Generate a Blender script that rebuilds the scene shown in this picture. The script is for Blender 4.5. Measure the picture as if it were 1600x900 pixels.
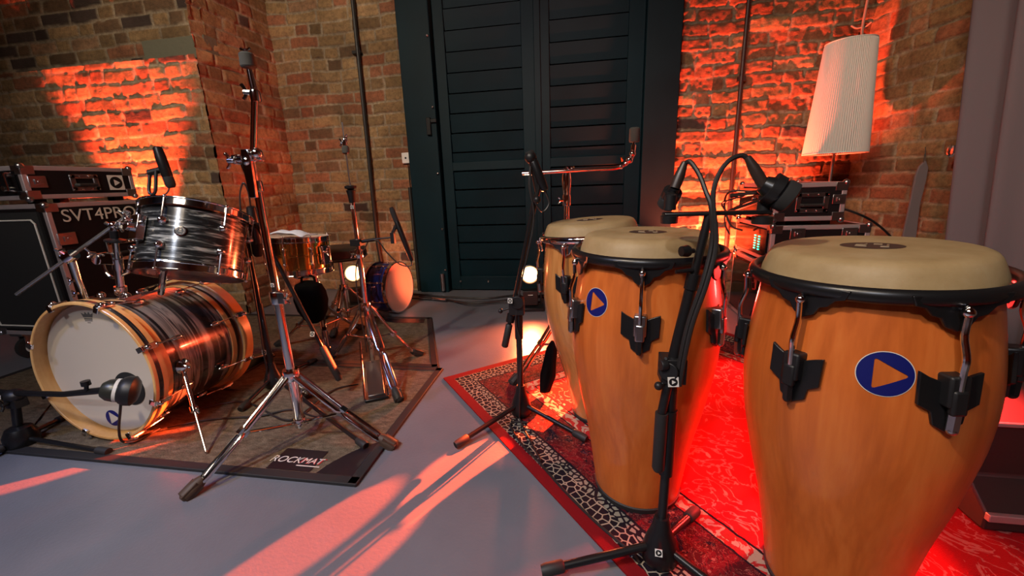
import bpy, math, random
import numpy as np
from mathutils import Vector, Matrix
random.seed(4); rng = np.random.default_rng(11)
S = bpy.context.scene
for o in list(bpy.data.objects): bpy.data.objects.remove(o, do_unlink=True)
C = S.collection
R = math.radians
# ------------------------------------------------------------------ camera
CAMH = .9; FPX = 640.
PITCH, YAW, ROLL = R(14.3), R(10.), R(2.1)
cd = Vector((-math.sin(YAW)*math.cos(PITCH), math.cos(YAW)*math.cos(PITCH), -math.sin(PITCH)))
r0 = Vector((math.cos(YAW), math.sin(YAW), 0)); u0 = r0.cross(cd)
cr = r0*math.cos(ROLL) - u0*math.sin(ROLL); cu = u0*math.cos(ROLL) + r0*math.sin(ROLL)
EYE = Vector((0, 0, CAMH))
cam = bpy.data.cameras.new('camera'); camo = bpy.data.objects.new('camera', cam); C.objects.link(camo)
cam.sensor_width = 36; cam.lens = FPX/1600*36; cam.clip_start = .02
m = Matrix((cr, cu, -cd)).transposed().to_4x4(); m.translation = EYE
camo.matrix_world = m; S.camera = camo
# ------------------------------------------------------------------ world, lights, exposure
S.view_settings.view_transform = 'Standard'; S.view_settings.look = 'None'
S.view_settings.gamma = 1; S.view_settings.use_curve_mapping = False
S.view_settings.exposure = 0.0
w = bpy.data.worlds.new('room_air'); S.world = w; w.use_nodes = True
w.node_tree.nodes['Background'].inputs[0].default_value = (.55, .6, .8, 1)
w.node_tree.nodes['Background'].inputs[1].default_value = .02

def lamp(name, kind, loc, aim, power, col, size=.05, spot=60, blend=.5, **k):
    l = bpy.data.lights.new(name, kind); l.energy = power; l.color = col
    if kind == 'SPOT': l.spot_size = R(spot); l.spot_blend = blend; l.shadow_soft_size = size
    elif kind == 'AREA': l.size = size
    else: l.shadow_soft_size = size
    o = bpy.data.objects.new(name, l); C.objects.link(o); o.location = loc
    if aim is not None: o.rotation_euler = (Vector(aim)-Vector(loc)).to_track_quat('-Z', 'Y').to_euler()
    return o
WARM = (1, .80, .58); RED = (1, .085, .032)
lamp('stage_light_key', 'SPOT', (-1.7, -.75, 3.3), (.1, 1.25, .5), 330, (1, .82, .60), .10, 75, .6)
lamp('stage_light_fill', 'SPOT', (-.9, -2.2, 3.1), (-1.2, 1.4, .4), 170, (.80, .86, 1), .10, 80, .6)
lamp('stage_light_wash', 'AREA', (-.9, -1.0, 3.1), (-.5, 2.2, .9), 30, (1, .78, .56), 1.2)
lamp('added_wall_wash', 'SPOT', (-1.4, -.6, 3.2), (-2.3, 3.0, 1.5), 260, (1, .78, .52), .3, 52, .8)  # added spot without a fixture, brightens the left brickwork
lamp('added_wall_wash', 'SPOT', (.3, -.4, 3.2), (2.05, 2.7, 1.3), 130, (1, .74, .52), .3, 40, .8)  # second added spot, aimed at the right wall
lamp('stage_light_blue', 'SPOT', (-2.4, -.4, 3.0), (-1.0, .6, 0), 190, (.35, .48, 1), .1, 60, .9)
RB = (1, .085, .02)
for src, aim_, pw, sz in (((.50, 2.90, .95), (-.12, 1.53, 0), 5200, 8.5), ((.50, 2.90, 1.35), (-.37, 1.08, 0), 4600, 6), ((.52, 2.92, .64), (-.70, .80, 0), 4800, 3.6),
                          ((.52, 2.92, .66), (-.53, .78, 0), 4600, 2.6), ((.56, 2.85, .60), (-1.90, .88, 0), 9000, 4)):
    lamp('stage_light_red_beam', 'SPOT', src, aim_, pw, RB, .012, sz, .15)
lamp('stage_light_red_side', 'SPOT', (.35, 2.75, .55), (-1.35, 1.42, .30), 48, (1, .10, .04), .02, 34, .7)
lamp('uplight_red_right', 'SPOT', (.97, 3.13, .12), (.90, 3.38, 1.6), 800, RED, .03, 100, .5)
lamp('uplight_red_left', 'SPOT', (-3.13, 2.28, .36), (-3.16, 2.60, 1.60), 1000, RED, .03, 55, .65)
lamp('added_orange_spot', 'SPOT', (-.72, 2.86, .16), (-1.50, 3.02, .30), 42, (1, .15, .055), .03, 62, .7)  # added beside the door spotlight to throw orange on the blue drum head
lamp('added_red_pier_spot', 'SPOT', (-.9, 2.6, .20), (-2.53, 2.92, 1.45), 70, (1, .06, .03), .02, 42, .7)  # extra unseen spot, added to redden the side of the pier
lamp('uplight_red_low', 'SPOT', (.62, 2.15, .38), (.6, 1.2, 0), 60, (1, .035, .025), .05, 120, .8)
lamp('added_red_conga_spot', 'SPOT', (1.16, 1.50, .52), (.72, .90, .12), 190, (1, .03, .025), .05, 100, .9)  # added lamp above the stage box, imitates red bounce on the nearest conga

# ------------------------------------------------------------------ finding points: a pixel's ray met with a plane of the room
def ray(px, py): return cd + cr*((px-800)/FPX) - cu*((py-450)/FPX)
def gz(px, py, z=0):
    v = ray(px, py); return EYE + v*((z-CAMH)/v.z)
def gy(px, py, y):
    v = ray(px, py); return EYE + v*(y/v.y)
def gx(px, py, x):
    v = ray(px, py); return EYE + v*(x/v.x)
def pl(px, py, p, n):
    v = ray(px, py); return EYE + v*((p-EYE).dot(n)/v.dot(n))
def V(*a): return Vector(a)

# ------------------------------------------------------------------ materials
def mat(name, col, rough=.5, metal=0., spec=.5, coat=0., build=None, emit=None, estr=0):
    M = bpy.data.materials.new(name); M.use_nodes = True
    nt = M.node_tree; b = nt.nodes['Principled BSDF']
    b.inputs['Base Color'].default_value = (*col, 1); b.inputs['Roughness'].default_value = rough
    b.inputs['Metallic'].default_value = metal; b.inputs['Specular IOR Level'].default_value = spec
    b.inputs['Coat Weight'].default_value = coat; b.inputs['Coat Roughness'].default_value = .08
    if emit: b.inputs['Emission Color'].default_value = (*emit, 1); b.inputs['Emission Strength'].default_value = estr
    if build: build(nt, b)
    return M
def nd(nt, t, **k):
    n = nt.nodes.new('ShaderNode'+t)
    for a, v in k.items():
        if a.startswith('i_'): n.inputs[a[2:].replace('_', ' ')].default_value = v
        else: setattr(n, a, v)
    return n
def coord(nt, scale=(1, 1, 1), rot=(0, 0, 0), out='Object'):
    t = nd(nt, 'TexCoord'); mp = nd(nt, 'Mapping'); mp.inputs['Scale'].default_value = scale; mp.inputs['Rotation'].default_value = rot
    nt.links.new(t.outputs[out], mp.inputs[0]); return mp.outputs[0]
def ramp(nt, fac, stops, interp='LINEAR'):
    r = nd(nt, 'ValToRGB'); r.color_ramp.interpolation = interp; e = r.color_ramp.elements
    while len(e) < len(stops): e.new(.5)
    for i, (p, c) in enumerate(stops): e[i].position = p; e[i].color = (*c, 1)
    nt.links.new(fac, r.inputs[0]); return r.outputs[0]
def noise(nt, vec, scale, detail=4, rough=.5, dist=0):
    n = nd(nt, 'TexNoise'); n.inputs['Scale'].default_value = scale; n.inputs['Detail'].default_value = detail
    n.inputs['Roughness'].default_value = rough; n.inputs['Distortion'].default_value = dist
    nt.links.new(vec, n.inputs['Vector']); return n.outputs['Fac']
def bump(nt, b, h, dist, strength=1):
    n = nd(nt, 'Bump'); n.inputs['Strength'].default_value = strength; n.inputs['Distance'].default_value = dist
    nt.links.new(h, n.inputs['Height']); nt.links.new(n.outputs[0], b.inputs['Normal'])
def mth(nt, op, a, b=None, c=None):
    n = nd(nt, 'Math', operation=op)
    for i, x in enumerate((a, b, c)):
        if x is None: continue
        if isinstance(x, (int, float)): n.inputs[i].default_value = x
        else: nt.links.new(x, n.inputs[i])
    return n.outputs[0]
def mix(nt, f, a, b):
    n = nd(nt, 'Mix', data_type='RGBA')
    for s, x in ((0, f), (6, a), (7, b)):
        if isinstance(x, (int, float)): n.inputs[s].default_value = x
        elif isinstance(x, tuple): n.inputs[s].default_value = (*x, 1)
        else: nt.links.new(x, n.inputs[s])
    return n.outputs[2]

CHROME = mat('chrome', (.78, .78, .80), .09, 1)
STEEL = mat('brushed_steel', (.42, .42, .43), .28, 1)
BLACK = mat('black_metal', (.008, .008, .009), .32, 0, .45)
RUBBER = mat('black_rubber', (.016, .015, .015), .6)
PLASTIC = mat('black_plastic', (.009, .009, .010), .45, 0, .4)
FOAM = mat('black_grille_cloth', (.010, .010, .011), .9)
CABLE = mat('cable_rubber', (.014, .012, .012), .5)
FELT = mat('dark_felt', (.05, .05, .045), .95)
WHITE = mat('white_plastic', (.75, .74, .70), .5)
BLUE = mat('blue_sticker', (.004, .007, .115), .5, 0, .3)
FOOTB = mat('brown_rubber', (.06, .033, .02), .6)
ALU = mat('case_aluminium', (.50, .44, .46), .42, .6)
CASEB = mat('case_laminate', (.006, .004, .005), .6, 0, .25)
GLASSB = mat('black_gloss', (.006, .006, .007), .1, 0, .5)
LED = mat('green_led', (.02, .2, .15), .4, emit=(.02, 1, .45), estr=3.5)
PAPER = mat('pale_label', (.62, .60, .55), .6)
STENCIL = mat('stencil_paint', (.62, .57, .48), .7)
VINYL = mat('black_vinyl', (.018, .014, .014), .42)
BAG = mat('black_nylon', (.002, .002, .002), .85, 0, .1)
LENS = mat('lamp_lens', (1, .6, .3), .3, emit=(1, .50, .20), estr=11)
CLOTH = mat('white_cloth', (.60, .62, .72), .85)
CONDUIT = mat('black_conduit', (.013, .011, .010), .5)
TEALP = mat('teal_paint', (.010, .034, .038), .42)

def _wood(c0, c1, c2, sc=(9, 9, .9), ax='Object', d=6):
    def f(nt, b):
        v = coord(nt, sc)
        n = noise(nt, v, 2.2, d, .55, .6); n2 = noise(nt, coord(nt, (70, 70, 2.5)), 1.5, 3)
        k = mth(nt, 'ADD', mth(nt, 'MULTIPLY', n, .8), mth(nt, 'MULTIPLY', n2, .25))
        nt.links.new(ramp(nt, k, [(.3, c0), (.52, c1), (.75, c2)]), b.inputs['Base Color'])
    return f
CONGA = mat('conga_wood', (.5, .2, .05), .38, 0, .4, .25, _wood((.38, .080, .012), (.54, .128, .022), (.64, .185, .038)))
CONGAP = mat('pale_conga_wood', (.5, .25, .08), .2, 0, .5, .8, _wood((.34, .13, .035), (.50, .21, .06), (.62, .30, .10)))
MAPLE = mat('maple_hoop', (.6, .3, .1), .33, 0, .5, .3, _wood((.50, .24, .07), (.62, .34, .12), (.72, .44, .18), (3, 3, 3)))
def _skin(nt, b):
    n = noise(nt, coord(nt), 9, 6, .65)
    nt.links.new(ramp(nt, n, [(.3, (.27, .185, .085)), (.5, (.34, .24, .12)), (.72, (.40, .30, .17))]), b.inputs['Base Color'])
    bump(nt, b, noise(nt, coord(nt), 260, 2), .0004, .5)
SKIN = mat('fibre_drumhead', (.6, .48, .3), .55, 0, .35, build=_skin)
KHEAD = mat('white_drumhead', (.50, .44, .36), .4)
RHEAD = mat('coated_drumhead', (.66, .50, .40), .6)
def _pearl(sc, rot=0, hi=(.46, .47, .44)):
    def f(nt, b):
        v0 = coord(nt, (1, 1, 1), (rot, 0, 0)); mp = nd(nt, 'Mapping'); mp.inputs['Scale'].default_value = sc; nt.links.new(v0, mp.inputs[0]); v = mp.outputs[0]
        n = noise(nt, v, 1.0, 4, .55, .9)
        nt.links.new(ramp(nt, n, [(.40, (.010, .011, .012)), (.51, (.035, .037, .037)), (.58, (.16, .165, .16)), (.64, hi), (.69, (.10, .10, .10)), (.78, (.02, .02, .02))]), b.inputs['Base Color'])
    return f
PEARL = mat('black_oyster_wrap_tom', (.1, .1, .1), .2, .25, .6, .6, _pearl((9, 9, 80), .385))
PEARLK = mat('black_oyster_wrap_kick', (.1, .1, .1), .2, .25, .6, .6, _pearl((2.2, 40, 2.2), 0, (.24, .24, .22)))
BRASS = mat('brass', (.74, .54, .16), .14, 1)
def _bsp(nt, b):
    n = noise(nt, coord(nt, (30, 6, 6)), 1.3, 3)
    nt.links.new(ramp(nt, n, [(.35, (.004, .006, .04)), (.6, (.02, .05, .30))]), b.inputs['Base Color'])
BLUESP = mat('blue_drum_wrap', (.02, .04, .22), .18, .4, .6, .5, _bsp)
def _floor(nt, b):
    v = coord(nt)
    n = noise(nt, v, 1.6, 6, .6)
    nt.links.new(ramp(nt, n, [(.3, (.118, .125, .150)), (.7, (.165, .174, .203))]), b.inputs['Base Color'])
    r = nd(nt, 'MapRange'); nt.links.new(noise(nt, v, 5, 5, .6), r.inputs[0]); r.inputs[3].default_value = .22; r.inputs[4].default_value = .42
    nt.links.new(r.outputs[0], b.inputs['Roughness'])
    bump(nt, b, noise(nt, v, 95, 3, .6), .0016, .55)
FLOOR = mat('grey_painted_floor', (.2, .2, .22), .3, 0, .5, build=_floor)
def _carpet(nt, b):
    v = coord(nt)
    n = noise(nt, v, 240, 3, .7); k = noise(nt, coord(nt, (1, 2.2, 1)), 28, 5, .7)
    nt.links.new(ramp(nt, mth(nt, 'ADD', mth(nt, 'MULTIPLY', n, .45), mth(nt, 'MULTIPLY', k, .55)), [(.34, (.045, .034, .024)), (.52, (.135, .105, .072)), (.7, (.25, .20, .14))]), b.inputs['Base Color'])
    bump(nt, b, n, .004, .8)
CARPET = mat('brown_drum_carpet', (.1, .08, .06), .95, 0, .1, build=_carpet)
BIND = mat('black_carpet_binding', (.012, .011, .012), .7)
PATCH = mat('black_vinyl_patch', (.012, .008, .012), .35)
REDTXT = mat('red_outline_print', (.5, .03, .03), .6)
def _teal(nt, b):
    v = coord(nt); n = noise(nt, v, 3, 5)
    nt.links.new(ramp(nt, n, [(.3, (.0006, .0105, .016)), (.7, (.0016, .017, .025))]), b.inputs['Base Color'])
    bump(nt, b, noise(nt, coord(nt, (60, 60, 4)), 2, 3), .0006, .4)
TEAL = mat('dark_teal_paint', (.01, .05, .06), .5, 0, .18, build=_teal)
def _cur(nt, b):
    bump(nt, b, noise(nt, coord(nt), 300, 2), .0008, .5)
CURT = mat('grey_curtain_cloth', (.150, .130, .156), .9, 0, .2, build=_cur)
STRAP = mat('grey_strap_cloth', (.15, .125, .135), .9)
SHADE = mat('white_pleated_shade', (.60, .57, .53), .75)
CEIL = mat('dark_ceiling', (.05, .045, .04), .9)
STONE = mat('grey_green_stone', (.13, .125, .085), .9, build=lambda nt, b: bump(nt, b, noise(nt, coord(nt), 25, 5), .006, .8))
def _brick(nt, b):
    a = nd(nt, 'Attribute', attribute_name='brick_colour')
    v = coord(nt); n = noise(nt, v, 38, 6, .7); n2 = noise(nt, v, 4, 4)
    c = mix(nt, mth(nt, 'MULTIPLY', ramp(nt, n, [(.35, (1, 1, 1)), (.6, (0, 0, 0))]), .5), a.outputs['Color'], (.07, .05, .035))
    h = nd(nt, 'HueSaturation'); nt.links.new(c, h.inputs['Color']); nt.links.new(ramp(nt, n2, [(.25, (.65, .65, .65)), (.75, (1.3, 1.3, 1.3))]), h.inputs['Value'])
    nt.links.new(h.outputs[0], b.inputs['Base Color'])
    bump(nt, b, mth(nt, 'ADD', noise(nt, v, 150, 5, .75), mth(nt, 'MULTIPLY', noise(nt, coord(nt, (1, 1, 2.4)), 42, 4, .7), .8)), .009, .9)
BRICK = mat('old_brick', (.3, .2, .1), .9, 0, .15, build=_brick)
def _plainbrick(nt, b):
    t = nd(nt, 'TexBrick'); t.inputs['Scale'].default_value = 4; t.inputs['Color1'].default_value = (.22, .11, .06, 1); t.inputs['Color2'].default_value = (.12, .07, .04, 1)
    t.inputs['Mortar'].default_value = (.25, .2, .14, 1)
    nt.links.new(coord(nt, (1, 1, 1), (R(90), 0, 0)), t.inputs[0]); nt.links.new(t.outputs[0], b.inputs['Base Color'])
PBRICK = mat('plain_brick', (.2, .1, .06), .9, build=_plainbrick)
RUGA, RUGB = 2.45, 1.62
def _rug(nt, b):
    v = coord(nt); sp = nd(nt, 'SeparateXYZ'); nt.links.new(v, sp.inputs[0]); x, y = sp.outputs[0], sp.outputs[1]
    d = mth(nt, 'MINIMUM', mth(nt, 'MINIMUM', x, mth(nt, 'SUBTRACT', RUGA, x)), mth(nt, 'MINIMUM', y, mth(nt, 'SUBTRACT', RUGB, y)))
    wob = mth(nt, 'ADD', d, mth(nt, 'MULTIPLY', mth(nt, 'SUBTRACT', noise(nt, v, 60, 2), .5), .008))
    def vor(scale, feat, rnd=1.):
        n = nd(nt, 'TexVoronoi', feature=feat); n.inputs['Scale'].default_value = scale; n.inputs['Randomness'].default_value = rnd
        nt.links.new(v, n.inputs['Vector']); return n.outputs['Distance']
    red, dark, cream, navy, wine = (.20, .005, .008), (.010, .006, .011), (.33, .28, .21), (.012, .010, .03), (.065, .005, .008)
    net = mth(nt, 'LESS_THAN', vor(44, 'DISTANCE_TO_EDGE', .7), .075)
    bord = mix(nt, net, dark, cream)
    net2 = mth(nt, 'LESS_THAN', vor(52, 'DISTANCE_TO_EDGE', .8), .15)
    bord2 = mix(nt, net2, (.24, .23, .18), dark)
    nz = noise(nt, v, 11, 4, .65, 1.6)
    fieldb = ramp(nt, nz, [(.0, navy), (.36, dark), (.43, wine), (.55, (.13, .006, .010)), (.61, wine), (.68, dark)], 'CONSTANT')
    cur = noise(nt, v, 24, 3, .5, 3.2)
    curl = mth(nt, 'LESS_THAN', mth(nt, 'ABSOLUTE', mth(nt, 'SUBTRACT', cur, .5)), .009)
    dots = mth(nt, 'LESS_THAN', vor(30, 'F1'), .13)
    field = mix(nt, mth(nt, 'MAXIMUM', curl, dots), fieldb, (.26, .10, .08))
    inb = mix(nt, mth(nt, 'GREATER_THAN', noise(nt, v, 20, 3, .5, 2), .5), (.30, .02, .02), cream)
    cz = noise(nt, v, 7, 4, .5, 2.5)
    cen = mix(nt, mth(nt, 'LESS_THAN', mth(nt, 'ABSOLUTE', mth(nt, 'SUBTRACT', cz, .5)), .018), (.36, .010, .014), (.45, .16, .14))
    cen = mix(nt, mth(nt, 'GREATER_THAN', noise(nt, v, 9, 3, .5, 1), .68), cen, (.42, .30, .24))
    c = red
    for t, col in ((.040, bord), (.095, bord2), (.122, dark), (.130, field), (.262, dark), (.268, inb), (.315, dark), (.322, cen)):
        c = mix(nt, mth(nt, 'GREATER_THAN', wob, t), c, col)
    nt.links.new(c, b.inputs['Base Color'])
    bump(nt, b, noise(nt, v, 330, 2, .7), .003, .6)
RUG = mat('persian_rug', (.2, .01, .02), .95, 0, .15, build=_rug)

# ------------------------------------------------------------------ mesh builder
def frame(o, z, x=(1, 0, 0)):
    z = Vector(z).normalized(); x = Vector(x); x = x - z*x.dot(z)
    if x.length < 1e-4: x = Vector((0, 1, 0)) - z*z.y
    if x.length < 1e-4: x = Vector((0, 0, 1)) - z*z.z
    x.normalize(); y = z.cross(x)
    M = Matrix((x, y, z)).transposed().to_4x4(); M.translation = Vector(o); return M
class MB:
    def __init__(s): s.v = []; s.f = []
    def add(s, vs, fs, M=None):
        k = len(s.v); s.v += [(M @ Vector(p)) if M is not None else Vector(p) for p in vs]
        s.f += [tuple(i+k for i in f) for f in fs]; return s
    def box(s, c, d, M=None):
        x, y, z = c; a, b, e = d[0]/2, d[1]/2, d[2]/2
        vs = [(x+i*a, y+j*b, z+k*e) for i in (-1, 1) for j in (-1, 1) for k in (-1, 1)]
        return s.add(vs, [(0, 1, 3, 2), (4, 6, 7, 5), (0, 4, 5, 1), (2, 3, 7, 6), (0, 2, 6, 4), (1, 5, 7, 3)], M)
    def lathe(s, prof, M=None, seg=40, cap=(True, True)):
        vs = []; fs = []; n = len(prof)
        for r, z in prof:
            for i in range(seg):
                a = 2*math.pi*i/seg; vs.append((r*math.cos(a), r*math.sin(a), z))
        for j in range(n-1):
            for i in range(seg):
                k = (i+1) % seg; fs.append((j*seg+i, j*seg+k, (j+1)*seg+k, (j+1)*seg+i))
        if cap[0]: fs.append(tuple(range(seg-1, -1, -1)))
        if cap[1]: fs.append(tuple((n-1)*seg+i for i in range(seg)))
        return s.add(vs, fs, M)
    def tube(s, pts, r, seg=10, cap=True):
        pts = [Vector(p) for p in pts]; n = len(pts); rs = r if isinstance(r, (list, tuple)) else [r]*n
        t = [(pts[min(i+1, n-1)]-pts[max(i-1, 0)]).normalized() for i in range(n)]
        u = t[0].orthogonal().normalized(); vs = []; fs = []
        for i in range(n):
            u = (u - t[i]*u.dot(t[i])).normalized(); w_ = t[i].cross(u)
            for k in range(seg):
                a = 2*math.pi*k/seg; vs.append(pts[i] + (u*math.cos(a)+w_*math.sin(a))*rs[i])
        for i in range(n-1):
            for k in range(seg):
                l = (k+1) % seg; fs.append((i*seg+k, i*seg+l, (i+1)*seg+l, (i+1)*seg+k))
        if cap: fs += [tuple(range(seg-1, -1, -1)), tuple((n-1)*seg+k for k in range(seg))]
        return s.add(vs, fs)
    def torus(s, M, Rr, r, seg=48, rs=10, sx=1, sy=1):
        vs = []; fs = []
        for i in range(seg):
            a = 2*math.pi*i/seg
            for k in range(rs):
                b = 2*math.pi*k/rs; q = Rr + r*sx*math.cos(b); vs.append((q*math.cos(a), q*math.sin(a), r*sy*math.sin(b)))
        for i in range(seg):
            for k in range(rs):
                j = (i+1) % seg; l = (k+1) % rs; fs.append((i*rs+k, j*rs+k, j*rs+l, i*rs+l))
        return s.add(vs, fs, M)
    def prism(s, poly, th, M=None):
        n = len(poly); vs = [(x, y, 0) for x, y in poly] + [(x, y, th) for x, y in poly]
        fs = [tuple(range(n-1, -1, -1)), tuple(range(n, 2*n))] + [(i, (i+1) % n, n+(i+1) % n, n+i) for i in range(n)]
        return s.add(vs, fs, M)
    def ball(s, c, r, M=None, sz=None, seg=16, rings=10):
        sx, sy, szz = sz or (1, 1, 1)
        T = (M if M is not None else Matrix()) @ Matrix.Translation(Vector(c)) @ Matrix.Diagonal((sx, sy, szz, 1))
        return s.lathe([(r*math.sin(math.pi*i/rings)+1e-5, -r*math.cos(math.pi*i/rings)) for i in range(rings+1)], T, seg, (False, False))
    def wing(s, p, axis, side, r=.006, L=.016):
        "a wing nut: barrel along axis with two ears"
        a = Vector(axis).normalized(); q = Vector(side).normalized(); p = Vector(p)
        s.tube([p, p+a*L], r, 8)
        for k in (-1, 1): s.tube([p+a*L*.6, p+a*L*.9+q*k*r*1.6, p+a*L*1.2+q*k*r*2.6], [r*.5, r*.6, r*.7], 6)
        return s
def build(name, mb, m_, parent=None, bevel=0, sharp=35, origin=None):
    me = bpy.data.meshes.new(name)
    off = Vector(parent.matrix_world.translation) if parent else (Vector(origin) if origin is not None else Vector((0, 0, 0)))
    off = WORLD.get(parent.name, off) if parent else off
    me.from_pydata([tuple(v-off) for v in mb.v], [], mb.f); me.update()
    me.polygons.foreach_set('use_smooth', [True]*len(me.polygons)); me.set_sharp_from_angle(angle=R(sharp))
    me.materials.append(m_)
    o = bpy.data.objects.new(name, me); C.objects.link(o)
    if parent: o.parent = parent; WORLD[o.name] = off
    else: o.location = off; WORLD[o.name] = off
    if bevel:
        b = o.modifiers.new('bevel', 'BEVEL'); b.width = bevel; b.segments = 2; b.limit_method = 'ANGLE'
    return o
WORLD = {}
def thing(name, label, cat, loc=(0, 0, 0), group=None):
    o = bpy.data.objects.new(name, None); C.objects.link(o); o.location = loc; o.empty_display_size = .05
    WORLD[o.name] = Vector(loc); o['label'] = label; o['category'] = cat
    if group: o['group'] = group
    return o
def tag(o, label, cat, group=None):
    o['label'] = label; o['category'] = cat
    if group: o['group'] = group
    return o
def struct(o): o['kind'] = 'structure'; return o
def spl(pts, n=8):
    p = [Vector(q) for q in pts]; p = [p[0]*2-p[1]] + p + [p[-1]*2-p[-2]]; out = []
    for i in range(1, len(p)-2):
        a, b, c, d = p[i-1:i+3]
        for k in range(n):
            t = k/n; out.append(.5*((2*b)+(c-a)*t+(2*a-5*b+4*c-d)*t*t+(3*b-a-3*c+d)*t**3))
    out.append(p[-2]); return out
def text(name, s, size, M, m_, parent, ext=.0004, align='CENTER', shear=0):
    cu_ = bpy.data.curves.new('t', 'FONT'); cu_.body = s; cu_.size = size; cu_.extrude = ext; cu_.align_x = align; cu_.align_y = 'CENTER'; cu_.shear = shear
    to = bpy.data.objects.new('t', cu_); C.objects.link(to); bpy.context.view_layer.update()
    me = bpy.data.meshes.new_from_object(to.evaluated_get(bpy.context.evaluated_depsgraph_get()))
    bpy.data.objects.remove(to); mb = MB()
    mb.add([v.co.copy() for v in me.vertices], [tuple(p.vertices) for p in me.polygons], M)
    bpy.data.meshes.remove(me)
    return build(name, mb, m_, parent)
def tri_r(a, size, rnd=.12):
    "radius, at angle a, of a play triangle pointing along +u"
    best = 1e9
    for k in range(3):
        n = R(60+120*k); c = math.cos(a-n)
        if c > 1e-3: best = min(best, size*.5/c)
    return min(best, size*.92)
def play_mark(Mfun, Rr, tri, n=72):
    "disc with a triangle cut out, laid on a surface by Mfun(u, v)"
    vs = []; fs = []; rows = 4
    for i in range(n):
        a = 2*math.pi*i/n; ri = tri_r(a, tri)
        for k in range(rows+1):
            r_ = ri+(Rr-ri)*k/rows; vs.append(Mfun(r_*math.cos(a), r_*math.sin(a)))
    q = rows+1
    for i in range(n):
        j = (i+1) % n
        for k in range(rows): fs.append((i*q+k, i*q+k+1, j*q+k+1, j*q+k))
    return MB().add(vs, fs)
def disc(M, r, n=40): return MB().add([(r*math.cos(2*math.pi*i/n), r*math.sin(2*math.pi*i/n), 0) for i in range(n)], [tuple(range(n))], M)
def play_label(parent, M, s, name='play_label'):
    "small white square sticker with a dark play sign"
    lab = build(name, MB().box((0, 0, 0), (s, s, .0008), M), PAPER, parent)
    build('play_sign', play_mark(lambda u, v: M @ Vector((u, v, .0009)), s*.40, s*.26, 36), BLACK, lab)
    return lab

# ------------------------------------------------------------------ setting
def vnoise(h, w_, cell, amp):
    gh, gw = int(h/cell)+3, int(w_/cell)+3
    g = rng.random((gh, gw)); y = np.arange(h)/cell; x = np.arange(w_)/cell
    yi = y.astype(int); xi = x.astype(int); fy = (y-yi)[:, None]; fx = (x-xi)[None]
    fy = fy*fy*(3-2*fy); fx = fx*fx*(3-2*fx)
    a = g[yi][:, xi]; b = g[yi][:, xi+1]; c = g[yi+1][:, xi]; d = g[yi+1][:, xi+1]
    return ((a*(1-fx)+b*fx)*(1-fy)+(c*(1-fx)+d*fx)*fy-.5)*2*amp
PAL = np.array([(.37, .235, .11), (.42, .27, .13), (.33, .13, .065), (.37, .155, .08), (.20, .12, .065), (.29, .185, .09), (.085, .06, .05), (.42, .24, .13)])
def brick_wall(name, p0, udir, L, z0, z1, ndir, step=.0075, rough=1., probs=None, course=.088):
    nu, nv = int(L/step)+1, int((z1-z0)/step)+1
    u = np.linspace(0, L, nu); v = np.linspace(z0, z1, nv)
    wob = vnoise(nv, nu, 40, .012); U = u[None]+vnoise(nv, nu, 22, .006); W = v[:, None]+wob+vnoise(nv, nu, 16, .004)
    ci = np.floor(W/course).astype(int); fv = W-ci*course
    edge = np.minimum(fv, course-fv); off = np.zeros((nv, nu)); col = np.zeros((nv, nu, 3)); cm = np.array((.42, .335, .225))
    dist = np.full((nv, nu), 1.)
    for c in range(ci.min(), ci.max()+1):
        x = -rng.random()*.3; xs = [x]
        while x < L+.4: x += (.255 if rng.random() < .58 else .125)*(1+rng.normal()*.05); xs.append(x)
        xs = np.array(xs); m_ = ci == c
        k = np.clip(np.searchsorted(xs, U[m_])-1, 0, len(xs)-2); d = np.minimum(U[m_]-xs[k], xs[k+1]-U[m_]); dist[m_] = d
        ho = rng.normal(size=len(xs))*.0035*rough; off[m_] = ho[k]
        pc = PAL[rng.choice(len(PAL), len(xs), p=probs)]*(1+rng.normal(size=(len(xs), 1))*.13); col[m_] = pc[k]
    e = np.minimum(edge, dist) + vnoise(nv, nu, 4, .0035*rough)
    t = np.clip((e-.004)/.007, 0, 1); t = t*t*(3-2*t)
    h = t*(.010+off) + vnoise(nv, nu, 3, .0022)*rough + vnoise(nv, nu, 9, .003)*rough + (1-t)*vnoise(nv, nu, 6, .003)
    col = col*t[..., None]+cm*(1+vnoise(nv, nu, 12, .2))[..., None]*(1-t[..., None])
    p0 = np.array(p0, float); ud = np.array(udir, float); n = np.array(ndir, float)
    co = p0+u[None, :, None]*ud+v[:, None, None]*np.array((0, 0, 1.))+h[..., None]*n
    me = bpy.data.meshes.new(name); me.vertices.add(nu*nv); me.vertices.foreach_set('co', co.reshape(-1).astype(np.float32))
    i = (np.arange(nv-1)[:, None]*nu+np.arange(nu-1)[None]).reshape(-1)
    q = np.stack([i, i+1, i+nu+1, i+nu], 1)
    if np.dot(np.cross(ud, (0, 0, 1)), n) < 0: q = q[:, ::-1]
    nf = len(q); me.loops.add(nf*4); me.loops.foreach_set('vertex_index', q.reshape(-1).astype(np.int32))
    me.polygons.add(nf); me.polygons.foreach_set('loop_start', np.arange(0, nf*4, 4, dtype=np.int32))
    me.update(calc_edges=True); me.polygons.foreach_set('use_smooth', np.ones(nf, bool))
    at = me.attributes.new('brick_colour', 'FLOAT_COLOR', 'POINT'); at.data.foreach_set('color', np.concatenate([np.clip(col, 0, 1), np.ones((nv, nu, 1))], 2).reshape(-1).astype(np.float32))
    me.materials.append(BRICK); me.validate()
    o = bpy.data.objects.new(name, me); C.objects.link(o); return struct(o)
P_TAN = [.26, .24, .10, .10, .10, .14, .02, .04]
P_RED = [.08, .08, .20, .28, .12, .08, .05, .11]
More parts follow.
